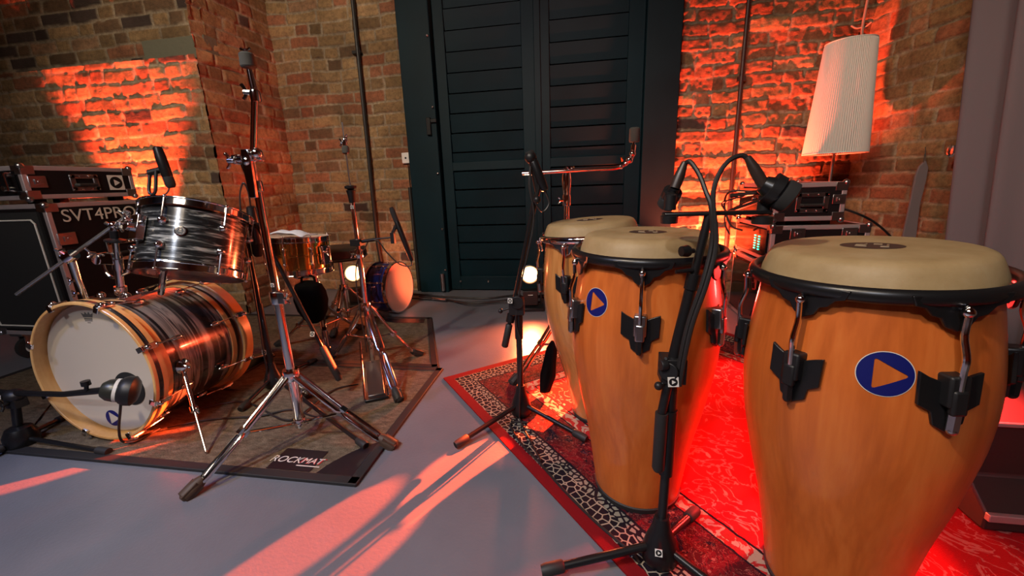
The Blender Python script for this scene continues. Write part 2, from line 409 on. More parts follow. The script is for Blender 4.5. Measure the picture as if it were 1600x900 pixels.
P_SAL = [.28, .20, .06, .26, .04, .08, .0, .08]
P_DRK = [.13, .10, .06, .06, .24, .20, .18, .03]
YB = 3.39; XC = -2.53; XR = 1.86; CEILZ = 3.5
slab = lambda n, c, d, m_: struct(build(n, MB().box(c, d), m_))
fl = MB().add([(-6, -3.5, 0), (4.5, -3.5, 0), (4.5, 4.2, 0), (-6, 4.2, 0)], [(0, 1, 2, 3)])
struct(build('floor', fl, FLOOR))
slab('ceiling', (-.75, .35, CEILZ+.05), (10.5, 7.7, .1), CEIL)
brick_wall('wall_back', (XC-.05, YB, 0), (1, 0, 0), -1.40-XC+.06, 0, 2.75, (0, -1, 0), probs=P_TAN)
bw2 = brick_wall('wall_back.001', (.65, YB, 0), (1, 0, 0), XR-.65+.04, 0, 2.6, (0, -1, 0), rough=1.9, probs=P_RED)
rd = Vector((math.sin(R(15)), -math.cos(R(15)), 0)); rn = Vector((-math.cos(R(15)), -math.sin(R(15)), 0))
brick_wall('wall_right', (XR, YB+.02, 0), rd, 2.3, 0, 2.6, rn, step=.009, rough=1.0, probs=P_SAL)
brick_wall('wall_pier_side', (XC, 2.62, 0), (0, 1, 0), .80, 0, 2.9, (1, 0, 0), step=.009, probs=P_TAN)
brick_wall('wall_pier', (-4.9, 2.62, 0), (1, 0, 0), 4.9+XC+.01, 0, 1.80, (0, -1, 0), step=.009, rough=1.7, probs=P_TAN)
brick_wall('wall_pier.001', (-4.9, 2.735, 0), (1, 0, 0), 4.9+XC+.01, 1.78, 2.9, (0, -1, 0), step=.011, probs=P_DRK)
slab('trim_1', (-3.7, 2.69, 1.782), (2.35, .10, .02), STONE)
slab('trim_2', (-2.77, 2.76, 1.875), (.50, .10, .14), STONE)
slab('wall_back_upper', (-.35, YB+.16, 3.05), (4.5, .3, .9), PBRICK)
slab('wall_back_core', (-.35, YB+.33, 1.75), (4.5, .2, 3.5), PBRICK)
slab('wall_pier_core', (-3.75, 3.12, 1.75), (2.42, .68, 3.5), PBRICK)
slab('wall_left', (-6.05, .3, 1.75), (.1, 7.8, 3.5), PBRICK)
slab('wall_front', (-.75, -3.55, 1.75), (10.5, .1, 3.5), PBRICK)
rw = struct(build('wall_right_core', MB().box((0, 0, 0), (7.4, .1, 3.5), frame(V(XR, YB, 1.75)+rd*3.6-rn*.075, (0, 0, 1), rd)), PBRICK))

# door: two leaves of lapped boards in a heavy frame
def door():
    e = bpy.data.objects.new('door_1', None); C.objects.link(e); e.location = (-.37, YB, 0); WORLD['door_1'] = Vector((-.37, YB, 0)); struct(e)
    H_ = 2.75
    f = MB()
    f.box((-1.27, YB+.0, H_/2), (.26, .16, H_)).box((.55, YB+.0, H_/2), (.24, .16, H_)).box((-.37, YB, H_-.06), (1.7, .14, .12))
    build('door_frame', f, TEAL, e, .006)
    for nm, x0, x1 in (('door_leaf', -1.135, -.345), ('door_leaf', -.335, .43)):
        lf = MB(); y = YB+.02
        for a, b in ((x0, x0+.085), (x1-.115, x1)): lf.box(((a+b)/2, y, H_/2), (b-a, .07, H_-.02))
        for z, h in ((.06, .12), (1.04, .07), (2.6, .2)): lf.box(((x0+x1)/2, y, z+.01), (x1-x0-.16, .066, h))
        leaf = build(nm, lf, TEAL, e, .004)
        bd = MB(); z = .13; a, b = x0+.083, x1-.113
        while z < 2.5:
            h = .148
            bd.add([(a, y-.006, z), (b, y-.006, z), (b, y-.022, z+h-.012), (a, y-.022, z+h-.012), (a, y+.03, z), (b, y+.03, z), (b, y+.03, z+h-.012), (a, y+.03, z+h-.012)],
                   [(0, 1, 2, 3), (7, 6, 5, 4), (3, 2, 6, 7), (1, 0, 4, 5), (0, 3, 7, 4), (2, 1, 5, 6)])
            z += h
        build('door_boards', bd, TEAL, leaf)
    build('center_strip', MB().box((-.34, YB-.022, H_/2), (.05, .02, H_-.04)), TEAL, e, .004)
    hb = MB()
    for z in (.20, .55, 1.0, 1.5, 2.0): hb.ball((-1.16, YB-.085, z), .010)
    for x in (-1.05, -.8, -.55): hb.ball((x, YB-.018, .085), .010)
    build('bolt_heads', hb, STEEL, e)
    lk = MB().box((-1.20, YB-.09, 1.36), (.035, .03, .13)).box((-1.16, YB-.088, 1.40), (.05, .02, .03))
    build('door_latch', lk, BLACK, e, .004)
    hg = MB().tube([(-1.185, YB-.1, .02), (-1.185, YB-.1, .17)], .018, 10)
    build('door_hinge', hg, STEEL, e)
door()
tag(build('wall_pipe', MB().tube([gy(540, -120, YB-.04), gy(551, 0, YB-.04), gy(590, 380, YB-.04), V(-1.75, YB-.04, .0)], .017, 10).box((-1.77, YB-.02, 1.95), (.07, .05, .02)), CONDUIT), 'black pipe running up the brick wall left of the door', 'pipe')
bx_ = gy(1156, 150, YB-.035).x
tag(build('wall_pipe', MB().tube([(bx_, YB-.035, 0), (bx_, YB-.035, 2.9)], .014, 10).box((bx_, YB-.02, 1.55), (.05, .05, .03)), CONDUIT), 'thin black pipe up the red lit brick wall right of the door', 'pipe')
cx_ = gy(640, 290, YB-.03).x
tag(build('cable_conduit', MB().tube([(cx_, YB-.03, 0), (cx_, YB-.03, .90)], .016, 10).tube([(cx_, YB-.02, .9), (cx_, YB-.02, 1.08)], .004, 6), CONDUIT), 'short black conduit rising to the wall socket beside the door', 'conduit')
so = thing('wall_socket', 'small white wall socket on the brick left of the door', 'socket', gy(635, 247, YB-.02))
c_ = so.location
build('socket_plate', MB().box(c_, (.07, .03, .085)), WHITE, so, .004)
build('socket_hole', MB().lathe([(.008, 0), (.008, .002)], frame(c_+V(0, -.0155, 0), (0, -1, 0)), 14), BLACK, so)

# ------------------------------------------------------------------ rug and drum mats
ra = R(-50.6); RA = V(math.cos(ra), math.sin(ra), 0); RB = V(-RA.y, RA.x, 0); RO = V(-.655, 1.72, 0)
me = MB(); nx, ny = 60, 40
me.add([(RUGA*i/nx, RUGB*j/ny, .006) for j in range(ny+1) for i in range(nx+1)], [(j*(nx+1)+i, j*(nx+1)+i+1, (j+1)*(nx+1)+i+1, (j+1)*(nx+1)+i) for j in range(ny) for i in range(nx)])
me.box((RUGA/2, RUGB/2, .0025), (RUGA, RUGB, .005))
rug = build('persian_rug', me, RUG); rug.matrix_world = frame(RO, (0, 0, 1), RA)
tag(rug, 'red patterned oriental rug with black and cream border under the conga drums', 'rug')
def mat_piece(label, poly, z, th):
    c = sum((Vector((*p, 0)) for p in poly), Vector())/len(poly)
    t = thing('drum_carpet', label, 'carpet', (c.x, c.y, 0), 'drum carpets')
    build('carpet_pile', MB().prism([(x, y) for x, y in poly], th, Matrix.Translation((0, 0, z))), CARPET, t)
    b = MB(); n = len(poly)
    for i in range(n):
        p, q = Vector((*poly[i], z+th*.6)), Vector((*poly[(i+1) % n], z+th*.6)); d = (q-p).normalized()
        M = frame((p+q)/2, (0, 0, 1), d); b.box((0, 0, 0), ((q-p).length+.03, .034, th+.004), M)
    build('binding', b, BIND, t, .002); return t
m1 = mat_piece('brown carpet mat with a black logo patch under the bass drum', [(-3.0, 1.0), (-.705, 1.0), (-.705, 1.80), (-3.0, 1.80)], .0005, .008)
m2 = mat_piece('further brown carpet mat under the hi-hat stand, with dark bound edge', [(-2.6, 1.835), (-.74, 1.835), (-1.05, 2.58), (-2.6, 2.58)], .0005, .009)
a, b, c, d = [gz(*p, .0095) for p in ((400, 741), (445, 700), (510, 705), (478, 748))]
x0, x1, y0, y1 = a.x+.01, .5*(c.x+d.x), 1.02, b.y
pt = build('logo_patch', MB().box(((x0+x1)/2, (y0+y1)/2, .0092), (x1-x0, y1-y0, .0024)), PATCH, m1)
pm = frame(((x0+x1)/2+.005, (y0+y1)/2-.005, .0106), (0, 0, 1), (1, 0, 0))
text('patch_lettering', 'ROCK', .042, pm @ Matrix.Translation((-.045, 0, 0)), PAPER, pt, .0003, shear=.2)
text('patch_lettering_red', 'MAT', .042, pm @ Matrix.Translation((.052, 0, 0)), REDTXT, pt, .0003, shear=.2)
text('patch_lettering', 'MAT', .036, pm @ Matrix.Translation((.052, .001, .0006)), PAPER, pt, .0003, shear=.2)
build('patch_underline', MB().box((.052, -.024, .0003), (.085, .004, .0006), pm), PAPER, pt)
build('corner_patch', MB().prism([(-1.075, 2.56), (-1.42, 2.56), (-1.36, 2.50), (-1.25, 2.47), (-1.05, 2.48)], .0014, Matrix.Translation((0, 0, .010))), PATCH, m2)
build('corner_patch', MB().prism([(-.72, 1.015), (-.72, 1.20), (-.76, 1.17), (-.80, 1.12), (-.835, 1.06), (-.85, 1.015)], .0014, Matrix.Translation((0, 0, .009))), PATCH, m1)

# ------------------------------------------------------------------ congas
PROF = [(.116, 0), (.121, .02), (.131, .10), (.146, .20), (.169, .31), (.187, .42), (.192, .50), (.189, .56), (.179, .63), (.167, .70), (.160, .742)]
def prof_r(z, s=1.):
    for (r1, z1), (r2, z2) in zip(PROF, PROF[1:]):
        if z1 <= z <= z2: return s*(r1+(r2-r1)*(z-z1)/(z2-z1))
    return s*PROF[-1][0]
def smooth_prof(s):
    zs = [i*.742/44 for i in range(45)]
    k = [prof_r(z, s) for z in zs]
    for _ in range(3): k = [k[0]]+[(k[i-1]+2*k[i]+k[i+1])/4 for i in range(1, 44)]+[k[-1]]
    return list(zip(k, zs))
def conga(label, base, s, wood, hoopm, lug0, nl, platem, blockm, mark=None, z=.0065, spin=0, logo=True, lean=0., taper=0.):
    b = Vector((base[0], base[1], z)); t = thing('conga_drum', label, 'conga drum', b, 'conga drums')
    sp = [(r*(1-taper*max(0, 1-z_/.40)), z_) for r, z_ in smooth_prof(s)]; face = math.atan2(-b.y, -b.x)
    def rz(zz):
        for (r1, z1), (r2, z2) in zip(sp, sp[1:]):
            if z1 <= zz <= z2: return r1+(r2-r1)*(zz-z1)/(z2-z1)
        return sp[-1][0]
    M = frame(b, (0, 0, 1), (math.cos(face), math.sin(face), 0))
    build('shell', MB().lathe(sp, M, 96), wood, t)
    build('foot_ring', MB().lathe([(sp[0][0]*.985, -.001), (sp[0][0]+.005, .001), (sp[0][0]+.007, .014), (sp[0][0]*1.01, .018)], M, 64), RUBBER, t)
    rt = sp[-1][0]
    hp = [(rt+.010, .702), (rt+.0118, .710), (rt+.0095, .722), (rt+.0035, .739), (rt-.001, .749), (rt-.006, .755), (rt-.013, .7585), (rt-.024, .760), (rt*.5, .7615), (.002, .762)]
    hd = build('drumhead', MB().lathe(hp, M, 96), SKIN, t)
    if logo:
        LM = M @ frame((.01, .0, .7622), (0, 0, 1), (0, -1, 0))
        lg = build('logo_oval', MB().add([(.046*math.cos(a), .036*math.sin(a), 0) for a in [2*math.pi*i/40 for i in range(40)]], [tuple(range(40))], LM), mat('logo_ink', (.05, .028, .02), .6), hd)
        build('logo_stroke', MB().tube([LM @ Vector(p) for p in ((-.022, -.012, 0), (-.022, .014, 0), (-.012, .014, 0))], .0022, 6).tube([LM @ Vector(p) for p in ((-.014, -.012, 0), (-.002, -.012, 0))], .0022, 6).tube([LM @ Vector(p) for p in ((.008, -.014, 0), (.008, .014, 0), (.022, .011, 0), (.022, .001, 0), (.008, 0, 0))], .0022, 6), mat('logo_ink_pale', (.22, .15, .09), .6), lg)
    RH = rt+.024; ZH = .712
    hoop = MB().torus(M @ Matrix.Translation((0, 0, ZH)), RH, .010, 96, 12, .95, 1.25)
    build('comfort_hoop', hoop, hoopm, t)
    for k in range(nl):
        a = R(lug0)+2*math.pi*k/nl; ca, sa = math.cos(a), math.sin(a)
        o = M @ Vector((ca*(RH-.002), sa*(RH-.002), 0)); nrm = (M.to_3x3() @ Vector((ca, sa, 0)))
        tng = V(0, 0, 1).cross(nrm)                            # left to right seen from outside
        F = Matrix((tng, V(0, 0, 1), nrm)).transposed().to_4x4()
        # lug plate hanging under the hoop
        F.translation = o + V(0, 0, ZH)-nrm*.003
        pl_ = [(-.066, .006), (-.060, -.010), (-.046, -.014), (-.036, -.026), (-.024, -.030), (-.016, -.044), (0, -.052), (.016, -.044), (.024, -.030), (.036, -.026), (.046, -.014), (.060, -.010), (.066, .006)]
        lp = build('lug_plate', MB().prism(pl_, .006, F), hoopm, t, .0015)
        # tension rod: hooks through the plate and runs down to the side plate
        zr = .600; rr = rz(zr)
        p0 = o+V(0, 0, ZH-.018)+nrm*.010
        q = M @ Vector((ca*(rr+.022), sa*(rr+.022), 0))
        rod = spl([p0-nrm*.02, p0+V(0, 0, .006)-nrm*.002, p0+nrm*.004, p0+V(0, 0, -.035)+nrm*.004, q+V(0, 0, zr+.028), q+V(0, 0, zr+.005), q+V(0, 0, zr-.05)], 6)
        rb = build('tension_rod', MB().tube(rod, .0045, 10), CHROME, t)
        build('rod_hook', MB().ball(p0+nrm*.003, .008), CHROME, rb)
        # side plate with wings and block
        zc = .562; r1, r2 = rz(.52), rz(.60); n2 = (nrm*.1+V(0, 0, 1)*(-(r2-r1))).normalized()
        up = (V(0, 0, 1)-n2*n2.z).normalized(); n2 = up.cross(tng)*-1 if up.cross(tng).dot(nrm) < 0 else up.cross(tng)
        G_ = Matrix((tng, up, n2)).transposed().to_4x4(); G_.translation = M @ Vector((ca*rz(zc), sa*rz(zc), zc)) - n2*.001
        wing_ = [(-.058, .052), (-.040, .040), (-.018, .030), (.018, .030), (.040, .040), (.058, .046), (.056, -.020), (.034, -.034), (.030, -.060), (0, -.080), (-.026, -.062), (-.032, -.034), (-.058, -.018)]
        sd = build('side_plate', MB().prism([(x*.74, y*.76) for x, y in wing_], .006, G_), platem, t, .001)
        gy_ = G_.copy(); gy_.translation = q + V(0, 0, zc+.012) - n2*.012
        build('rod_block', MB().box((0, 0, 0), (.028, .050, .030), gy_).box((0, -.016, .012), (.021, .040, .012), gy_), blockm, sd, .004)
        build('tension_nut', MB().lathe([(.008, -.050), (.008, -.014)], frame(q+V(0, 0, zc+.0), (0, 0, 1)), 6).ball(q+V(0, 0, zc-.050), .0075), STEEL if k % 2 else BLACK, sd)
    if mark:
        ma, mz, mr = mark
        def on(u, v, k=.0012):
            zz = mz+v; r_ = rz(zz)+k; a = R(ma)+u/rz(mz)
            return M @ Vector((r_*math.cos(a), r_*math.sin(a), zz))
        build('play_sticker', play_mark(on, mr, mr*.84), BLUE, t)
        mb = MB(); vs = []
        n = 64
        for i in range(n):
            a = 2*math.pi*i/n; vs.append(on((mr)*math.cos(a), mr*math.sin(a), .0008)); vs.append(on((mr*1.035)*math.cos(a), mr*1.035*math.sin(a), .0008))
        mb.add(vs, [(2*i, 2*i+1, (2*i+3) % (2*n), (2*i+2) % (2*n)) for i in range(n)])
        build('sticker_edge', mb, PAPER, t)
    t.rotation_euler.y = -R(lean)
    return t
conga('large natural wood conga nearest the camera, with a round blue play sticker', (.553, .845), 1.0, CONGA, BLACK, -23, 6, BLACK, PLASTIC, (13, .588, .035), lean=2.2)
conga('middle natural wood conga with a black hoop and small blue play sticker', (.166, 1.10), 1.0, CONGA, BLACK, -2, 6, BLACK, STEEL, (-38, .607, .034))
conga('rearmost conga, glossy pale wood with a chrome hoop', (.074, 1.50), .97, CONGAP, CHROME, -26, 6, BLACK, PLASTIC, lean=3.6, taper=.10)

# ------------------------------------------------------------------ bass drum
kn = V(.003, -1, .03).normalized(); KR = .268; KC = V(-1.751, 1.089, KR+.018); KL = .447
KM = frame(KC, kn, (1, 0, 0))                                     # local z points out of the front head, y down/up
KM_y = KM.to_3x3() @ Vector((0, 1, 0))
if KM_y.z < 0: KM = KM @ Matrix.Rotation(math.pi, 4, 'Z')
kick = thing('bass_drum', 'black oyster pearl bass drum with maple hoops and a white front head', 'bass drum', (KC.x, KC.y-KL*-.5, 0))
kr = KR-.018
build('shell', MB().lathe([(kr-.008, -.045), (kr-.008, -KL+.045)], KM, 96, (False, False)), PEARLK, kick)
build('shell_band', MB().lathe([(kr-.007, -.062), (kr-.004, -.064), (kr-.004, -.086), (kr-.007, -.088)], KM, 96, (False, False)), MAPLE, kick)
build('shell_band', MB().lathe([(kr-.007, -KL+.062), (kr-.004, -KL+.064), (kr-.004, -KL+.086), (kr-.007, -KL+.088)], KM, 96, (False, False)), MAPLE, kick)
for z0 in (0, -KL+.045):
    hp = build('hoop', MB().lathe([(KR-.011, z0-.050), (KR, z0-.048), (KR, z0-.002), (KR-.002, z0), (KR-.009, z0), (KR-.011, z0-.002), (KR-.011, z0-.050)], KM, 96, (False, False)), MAPLE, kick)
    if z0 == 0: build('hoop_inlay', MB().lathe([(KR+.0006, z0-.030), (KR+.0006, z0-.014)], KM, 96, (False, False)), PEARLK, hp)
hd = build('front_head', MB().lathe([(KR-.011, -.046), (KR-.018, -.041), (KR-.028, -.044), (.002, -.044)], KM, 96), KHEAD, kick)
build('batter_head', MB().lathe([(.002, -KL+.03), (KR-.014, -KL+.03)], KM, 64), KHEAD, kick)
def onhead(px, py, dz=.0): return KM.inverted() @ pl(px, py, KM @ Vector((0, 0, -.044+dz)), kn)
hc = onhead(203, 607)
hl = build('port_hole', MB().lathe([(.066, -.0435), (.066, -.0425), (.060, -.0420)], KM @ Matrix.Translation((hc.x, hc.y, 0)), 40, (False, True)), mat('dark_opening', (.004, .004, .004), .9), hd)
lc = onhead(177, 653)
build('play_sign', play_mark(lambda u, v: KM @ Vector((lc.x+u, lc.y+v, -.0432)), .033, .030), BLUE, hd)
cc = onhead(137, 494)
cw = MB(); CM = KM @ Matrix.Translation((cc.x, cc.y, -.0438))
cw.prism([(-.026, .012), (-.020, -.004), (.020, -.004), (.026, .012), (.013, .006), (.008, .016), (0, .006), (-.008, .016), (-.013, .006)], .0008, CM)
for j, (w_, h_) in enumerate(((.036, .006), (.032, .003), (.014, .002))): cw.box((0, -.010-.007*j, .0004), (w_, h_, .0008), CM)
build('crown_logo', cw, mat('grey_print', (.10, .095, .09), .6), hd)
for i in range(8):
    a = 2*math.pi*(i+.5)/8; ca, sa = math.cos(a), math.sin(a)
    f = lambda r, z: KM @ Vector((r*ca, r*sa, z))
    nrm = (KM.to_3x3() @ Vector((ca, sa, 0))); tg = nrm.cross(kn)
    for z0, dr in ((0, -1), (-KL, 1)):
        cl = MB(); Fm = Matrix((tg, kn, nrm)).transposed().to_4x4()
        Fm.translation = f(KR+.005, z0+dr*.022); cl.box((0, 0, 0), (.022, .050, .009), Fm)
        Fm.translation = f(KR-.006, z0-dr*.003); cl.box((0, 0, 0), (.020, .009, .026), Fm)
        cl.ball(f(KR+.010, z0+dr*.012), .010)
        k_ = build('claw', cl, CHROME, kick, .002)
        build('tension_rod', MB().tube([f(KR+.004, z0+dr*.03), f(kr+.012, z0+dr*.13)], .0032, 8).ball(f(KR+.006, z0+dr*.047), .007), CHROME, k_)
        build('lug', MB().ball((0, 0, 0), .013, Matrix.Translation(f(kr+.003, z0+dr*.140)) @ Fm.to_3x3().to_4x4(), (.8, 1.9, 1)), CHROME, kick)
# spurs
def spur(p, q, nm='spur'):
    s_ = build(nm, MB().lathe([(.030, -.004), (.030, .006), (.018, .016), (.012, .030)], frame(p, (p-KC-kn*(p-KC).dot(kn))), 20).ball(p+(q-p)*.03, .016).wing(p+V(.018, -.004, .012), (1, 0, 0), (0, 0, 1)), CHROME, kick)
    mid = p+(q-p)*.52
    build('spur_leg', MB().tube([p, mid], .008, 12).tube([mid, q], .0045, 10).lathe([(.013, -.01), (.013, .01)], frame(mid, q-p), 12).wing(mid, (1, -.2, 0), (0, 0, 1), .005, .02).ball(q, .006), CHROME, s_)
sp0 = gy(288, 572, 1.215); spur(V(-1.751+math.sqrt(max(.01, .243**2-(sp0.z-KC.z)**2)), 1.215, sp0.z), gz(322, 706, .016))
spur(V(-1.751-.235, 1.215, .25), V(-2.16, 1.10, .016))
tom_mount = [gy(188, 466, 1.21), gy(126, 470, 1.16)]

# tom post and boom holder clamped on the bass drum
tk = V(-1.72, 1.22, KC.z+kr-.01)
hold = thing('tom_holder', 'chrome tom holder with a long pale boom rod, mounted on the bass drum', 'drum hardware', tk)
tb = gy(190, 466, 1.22); tt = gy(177, 352, 1.22)
build('base_plate', MB().box((tb.x-.03, 1.22, tk.z+.012), (.17, .06, .014)).ball((tb.x-.09, 1.22, tk.z+.018), .014).ball((tb.x+.03, 1.22, tk.z+.018), .012).wing(V(tb.x+.03, 1.2, tk.z+.035), (.6, -1, 0), (0, 0, 1), .006, .025), CHROME, hold, .004)
build('post', MB().tube([V(tb.x, 1.22, tk.z), tb+(tt-tb)*.45], .0125, 14).tube([tb+(tt-tb)*.4, tt], .0100, 14).lathe([(.019, -.014), (.019, .014)], frame(tb+(tt-tb)*.12, tt-tb), 16).lathe([(.017, -.02), (.017, .02)], frame(tb+(tt-tb)*.48, tt-tb), 16), CHROME, hold)
build('felt_washer', MB().lathe([(.030, -.003), (.030, .002), (.020, .004)], frame(tb+(tt-tb)*.80, tt-tb), 20).lathe([(.013, 0), (.013, .028)], frame(tb+(tt-tb)*.83, tt-tb), 16), BLACK, hold)
build('wing_nut', MB().ball(tt, .013).wing(tt-V(.0, 0, .016), (0, 0, 1), (1, .3, 0), .009, .022).wing(tt+V(.02, 0, -.01), (1, -.3, .3), (0, 0, 1), .007, .02), CHROME, hold)
kn2 = tb+(tt-tb)*.56
build('knuckle', MB().box(kn2-V(.035, .0, 0), (.075, .036, .040)).lathe([(.021, -.02), (.021, .02)], frame(kn2-V(.07, 0, 0), (0, -1, 0)), 18).wing(kn2-V(.06, .02, -.02), (-.3, -1, .3), (0, 0, 1), .007, .022), CHROME, hold, .006)
arm_l = spl([kn2-V(.072, 0, .01), kn2-V(.068, 0, .05), kn2-V(.045, 0, .072), kn2-V(.01, 0, .066), kn2+V(.03, .01, -.05)], 5)
build('l_arm', MB().tube(arm_l, .006, 10), CHROME, hold)
ra_, rb_ = gy(26, 460, 1.14), gy(198, 338, 1.24)
build('boom_rod', MB().tube([ra_, rb_], .0063, 10).ball(rb_, .012).ball(rb_+V(.008, 0, .012), .009).wing(rb_, (0, -.5, 1), (1, 0, 0), .006, .02), mat('dull_chrome', (.62, .60, .55), .25, .9), hold)
bc = gy(110, 401, 1.165); bb = gy(132, 468, 1.19)
build('boom_clamp', MB().lathe([(.019, -.018), (.021, 0), (.019, .018)], frame(bc, (rb_-ra_)), 16).ball(bc+V(-.022, -.01, 0), .009).wing(bc+V(0, -.01, .012), (0, -.6, .7), (1, 0, 0), .007, .02), CHROME, hold)
build('clamp_post', MB().tube([bc, bc+(bb-bc)*.5, bb+V(.01, .0, 0)], [.013, .010, .008], 12).wing(bc+(bb-bc)*.55+V(-.012, -.005, 0), (-1, -.2, 0), (0, 0, 1), .005, .018).wing(bc+(bb-bc)*.85+V(-.012, -.005, 0), (-1, -.2, 0), (0, 0, 1), .005, .018), CHROME, hold)

# ------------------------------------------------------------------ rack tom
TC = V(-1.436, 1.358, .829); ti, ya_ = .385, -.015
tn = V(math.sin(ya_)*math.sin(ti), math.cos(ya_)*math.sin(ti), math.cos(ti)); TR, TL = .170, .229
TM = frame(TC, tn, (1, 0, 0))
tom = thing('rack_tom', 'black oyster pearl rack tom tilted back above the bass drum', 'tom drum', TC-tn*TL)
build('shell', MB().lathe([(TR-.008, -.010), (TR-.008, -TL+.010)], TM, 72, (False, False)), PEARL, tom)
build('batter_head', MB().lathe([(TR-.004, -.010), (TR-.006, -.002), (.002, -.003)], TM, 72, (False, True)), RHEAD, tom)
build('bottom_head', MB().lathe([(.002, -TL+.006), (TR-.006, -TL+.004)], TM, 64, (False, False)), mat('clear_drumhead', (.12, .11, .11), .25), tom)
for z0, s_ in ((0, 1), (-TL, -1)):
    build('hoop', MB().lathe([(TR-.006, z0-s_*.020), (TR+.004, z0-s_*.020), (TR+.005, z0-s_*.016), (TR, z0-s_*.013), (TR, z0+s_*.006), (TR+.006, z0+s_*.008), (TR+.006, z0+s_*.011), (TR-.004, z0+s_*.011), (TR-.005, z0-s_*.020)], TM, 72, (False, False)), CHROME, tom)
fa = math.degrees(math.atan2(*((TM.inverted().to_3x3() @ (EYE-TC)).yx)))
for i in range(6):
    a = R(fa+26+60*i); ca, sa = math.cos(a), math.sin(a); f = lambda r, z: TM @ Vector((r*ca, r*sa, z))
    for z_, e_ in ((-.072, .010), (-TL+.072, -TL-.010)):
        lg = build('lug', MB().ball(f(TR-.002, z_), .014).ball(f(TR+.004, z_), .010), CHROME, tom)
        build('tension_rod', MB().tube([f(TR+.004, e_), f(TR+.004, z_)], .0030, 8).ball(f(TR+.004, e_*1.0), .006), CHROME, lg)
a = R(fa-15); q = TM @ Vector(((TR-.0075)*math.cos(a), (TR-.0075)*math.sin(a), -.105)); qn = TM.to_3x3() @ Vector((math.cos(a), math.sin(a), 0))
QM = frame(q, qn, tn.cross(qn)); bd = build('badge', MB().lathe([(.018, 0), (.018, .003), (.015, .004)], QM, 30), CHROME, tom)
build('badge_face', MB().lathe([(.0145, .0041), (.0145, .0045)], QM, 30), BLACK, bd)
build('badge_mark', MB().torus(QM @ Matrix.Translation((0, 0, .0045)), .011, .0011, 24, 6).box((0, -.002, .0047), (.012, .003, .001), QM).box((0, .004, .0047), (.006, .006, .001), QM), CHROME, bd)
a = R(fa-62); q = TM @ Vector((TR*math.cos(a), TR*math.sin(a), -.10)); qn = TM.to_3x3() @ Vector((math.cos(a), math.sin(a), 0))
QM = frame(q-qn*.004, qn, tn.cross(qn))
build('mount_bracket', MB().box((0, 0, .012), (.045, .085, .024), QM).lathe([(.016, .02), (.016, .045)], QM, 16).wing(QM @ Vector((0, .02, .03)), qn, tn, .007, .02), CHROME, tom, .004)
build('mount_post', MB().tube([TM @ Vector((.01, -.11, -TL-.0)), V(-1.60, 1.28, .54)], .011, 10), CHROME, tom)

# ------------------------------------------------------------------ mics on the tom and bass drum
def mic(label, tail, tip, r=.013, mk=None, group='small drum microphones'):
    t = thing('microphone', label, 'microphone', tail, group); d = (tip-tail).normalized(); L = (tip-tail).length
    build('body', MB().lathe([(r*.5, 0), (r*.8, .004), (r, L*.25), (r, L*.72), (r*.92, L*.74)], frame(tail, d), 20), BLACK, t)
    build('grille', MB().lathe([(r*.95, L*.74), (r*1.0, L*.76), (r*.98, L*.94), (r*.7, L)], frame(tail, d), 20), mk or FOAM, t)
    return t
tz = gy(238, 305, 1.37); mt = mic('black clip microphone pointing down over the rack tom rim', gy(245, 229, 1.42), gy(268, 293, 1.42), .0185)
tp = gy(257, 264, 1.42)
build('clip', MB().tube([tp, gy(232, 270, 1.40)], .012, 10).tube(spl([gy(234, 272, 1.40), gy(233, 298, 1.385), gy(238, 305, 1.38)], 5), .006, 8).tube(spl([gy(244, 266, 1.40), gy(243, 296, 1.385), gy(240, 304, 1.38)], 5), .006, 8).box(gy(250, 318, 1.36), (.07, .05, .03)), PLASTIC, mt)
build('cable', MB().tube(spl([gy(266, 288, 1.42), gy(262, 300, 1.40), gy(252, 308, 1.38), gy(246, 312, 1.37)], 6), .003, 6), CABLE, mt)
ka, kb = gy(160, 609, 1.00), gy(218, 611, 1.052)
km = thing('bass_drum_microphone', 'large egg shaped black microphone aimed into the bass drum port', 'microphone', ka)
kd = (kb-ka).normalized(); KM2 = frame(ka, kd); L = (kb-ka).length
build('body', MB().lathe([(.004, -.006), (.024, -.001), (.035, .014), (.0388, L*.34), (.0388, L*.48)], KM2, 36), mat('olive_grey_shell', (.035, .036, .028), .35, .4), km)
build('grille', MB().lathe([(.0388, L*.48), (.044, L*.52), (.050, L*.66), (.050, L*.84), (.036, L*.96), (.003, L*.99)], KM2, 36), PLASTIC, km)
build('label_band', MB().lathe([(.0388, L*.36), (.0394, L*.46)], KM2, 36, (False, False)), PAPER, km)
build('cable', MB().tube(spl([ka+kd*.05+V(0, -.01, -.03), gy(188, 640, 1.02), gy(186, 672, 1.04), gz(192, 690, .03), gz(215, 688, .016), gz(250, 670, .016)], 8), .0042, 8), CABLE, km)
# its short stand
sb = gz(38, 694, .004); ks = thing('short_mic_stand', 'short black mic stand with a heavy round base left of the bass drum', 'mic stand', (sb.x, sb.y, 0), 'mic stands')
top = gy(22, 618, sb.y)
build('base', MB().lathe([(.045, .004), (.050, .012), (.048, .05), (.036, .075), (.016, .085)], frame((sb.x, sb.y, 0), (0, 0, 1)), 32), BLACK, ks)
build('pole', MB().tube([V(sb.x, sb.y, .07), top], .014, 12), BLACK, ks)
for p in ((170, 706), (-25, 716), (108, 648)):
    q = gz(*p, .016); lg = build('leg', MB().tube([V(sb.x, sb.y, .035), q], .008, 10), BLACK, ks)
    e_ = (q-V(sb.x, sb.y, .035)).normalized(); build('rubber_foot', MB().tube([q-e_*.05, q], .0135, 12), RUBBER, lg)
build('tee_joint', MB().ball(top, .030, None, (1.2, 1, .8)).box(top+V(0, 0, -.02), (.05, .04, .05)).wing(top+V(.0, -.02, -.02), (0, -1, 0), (0, 0, 1), .008, .02), PLASTIC, ks, .004)
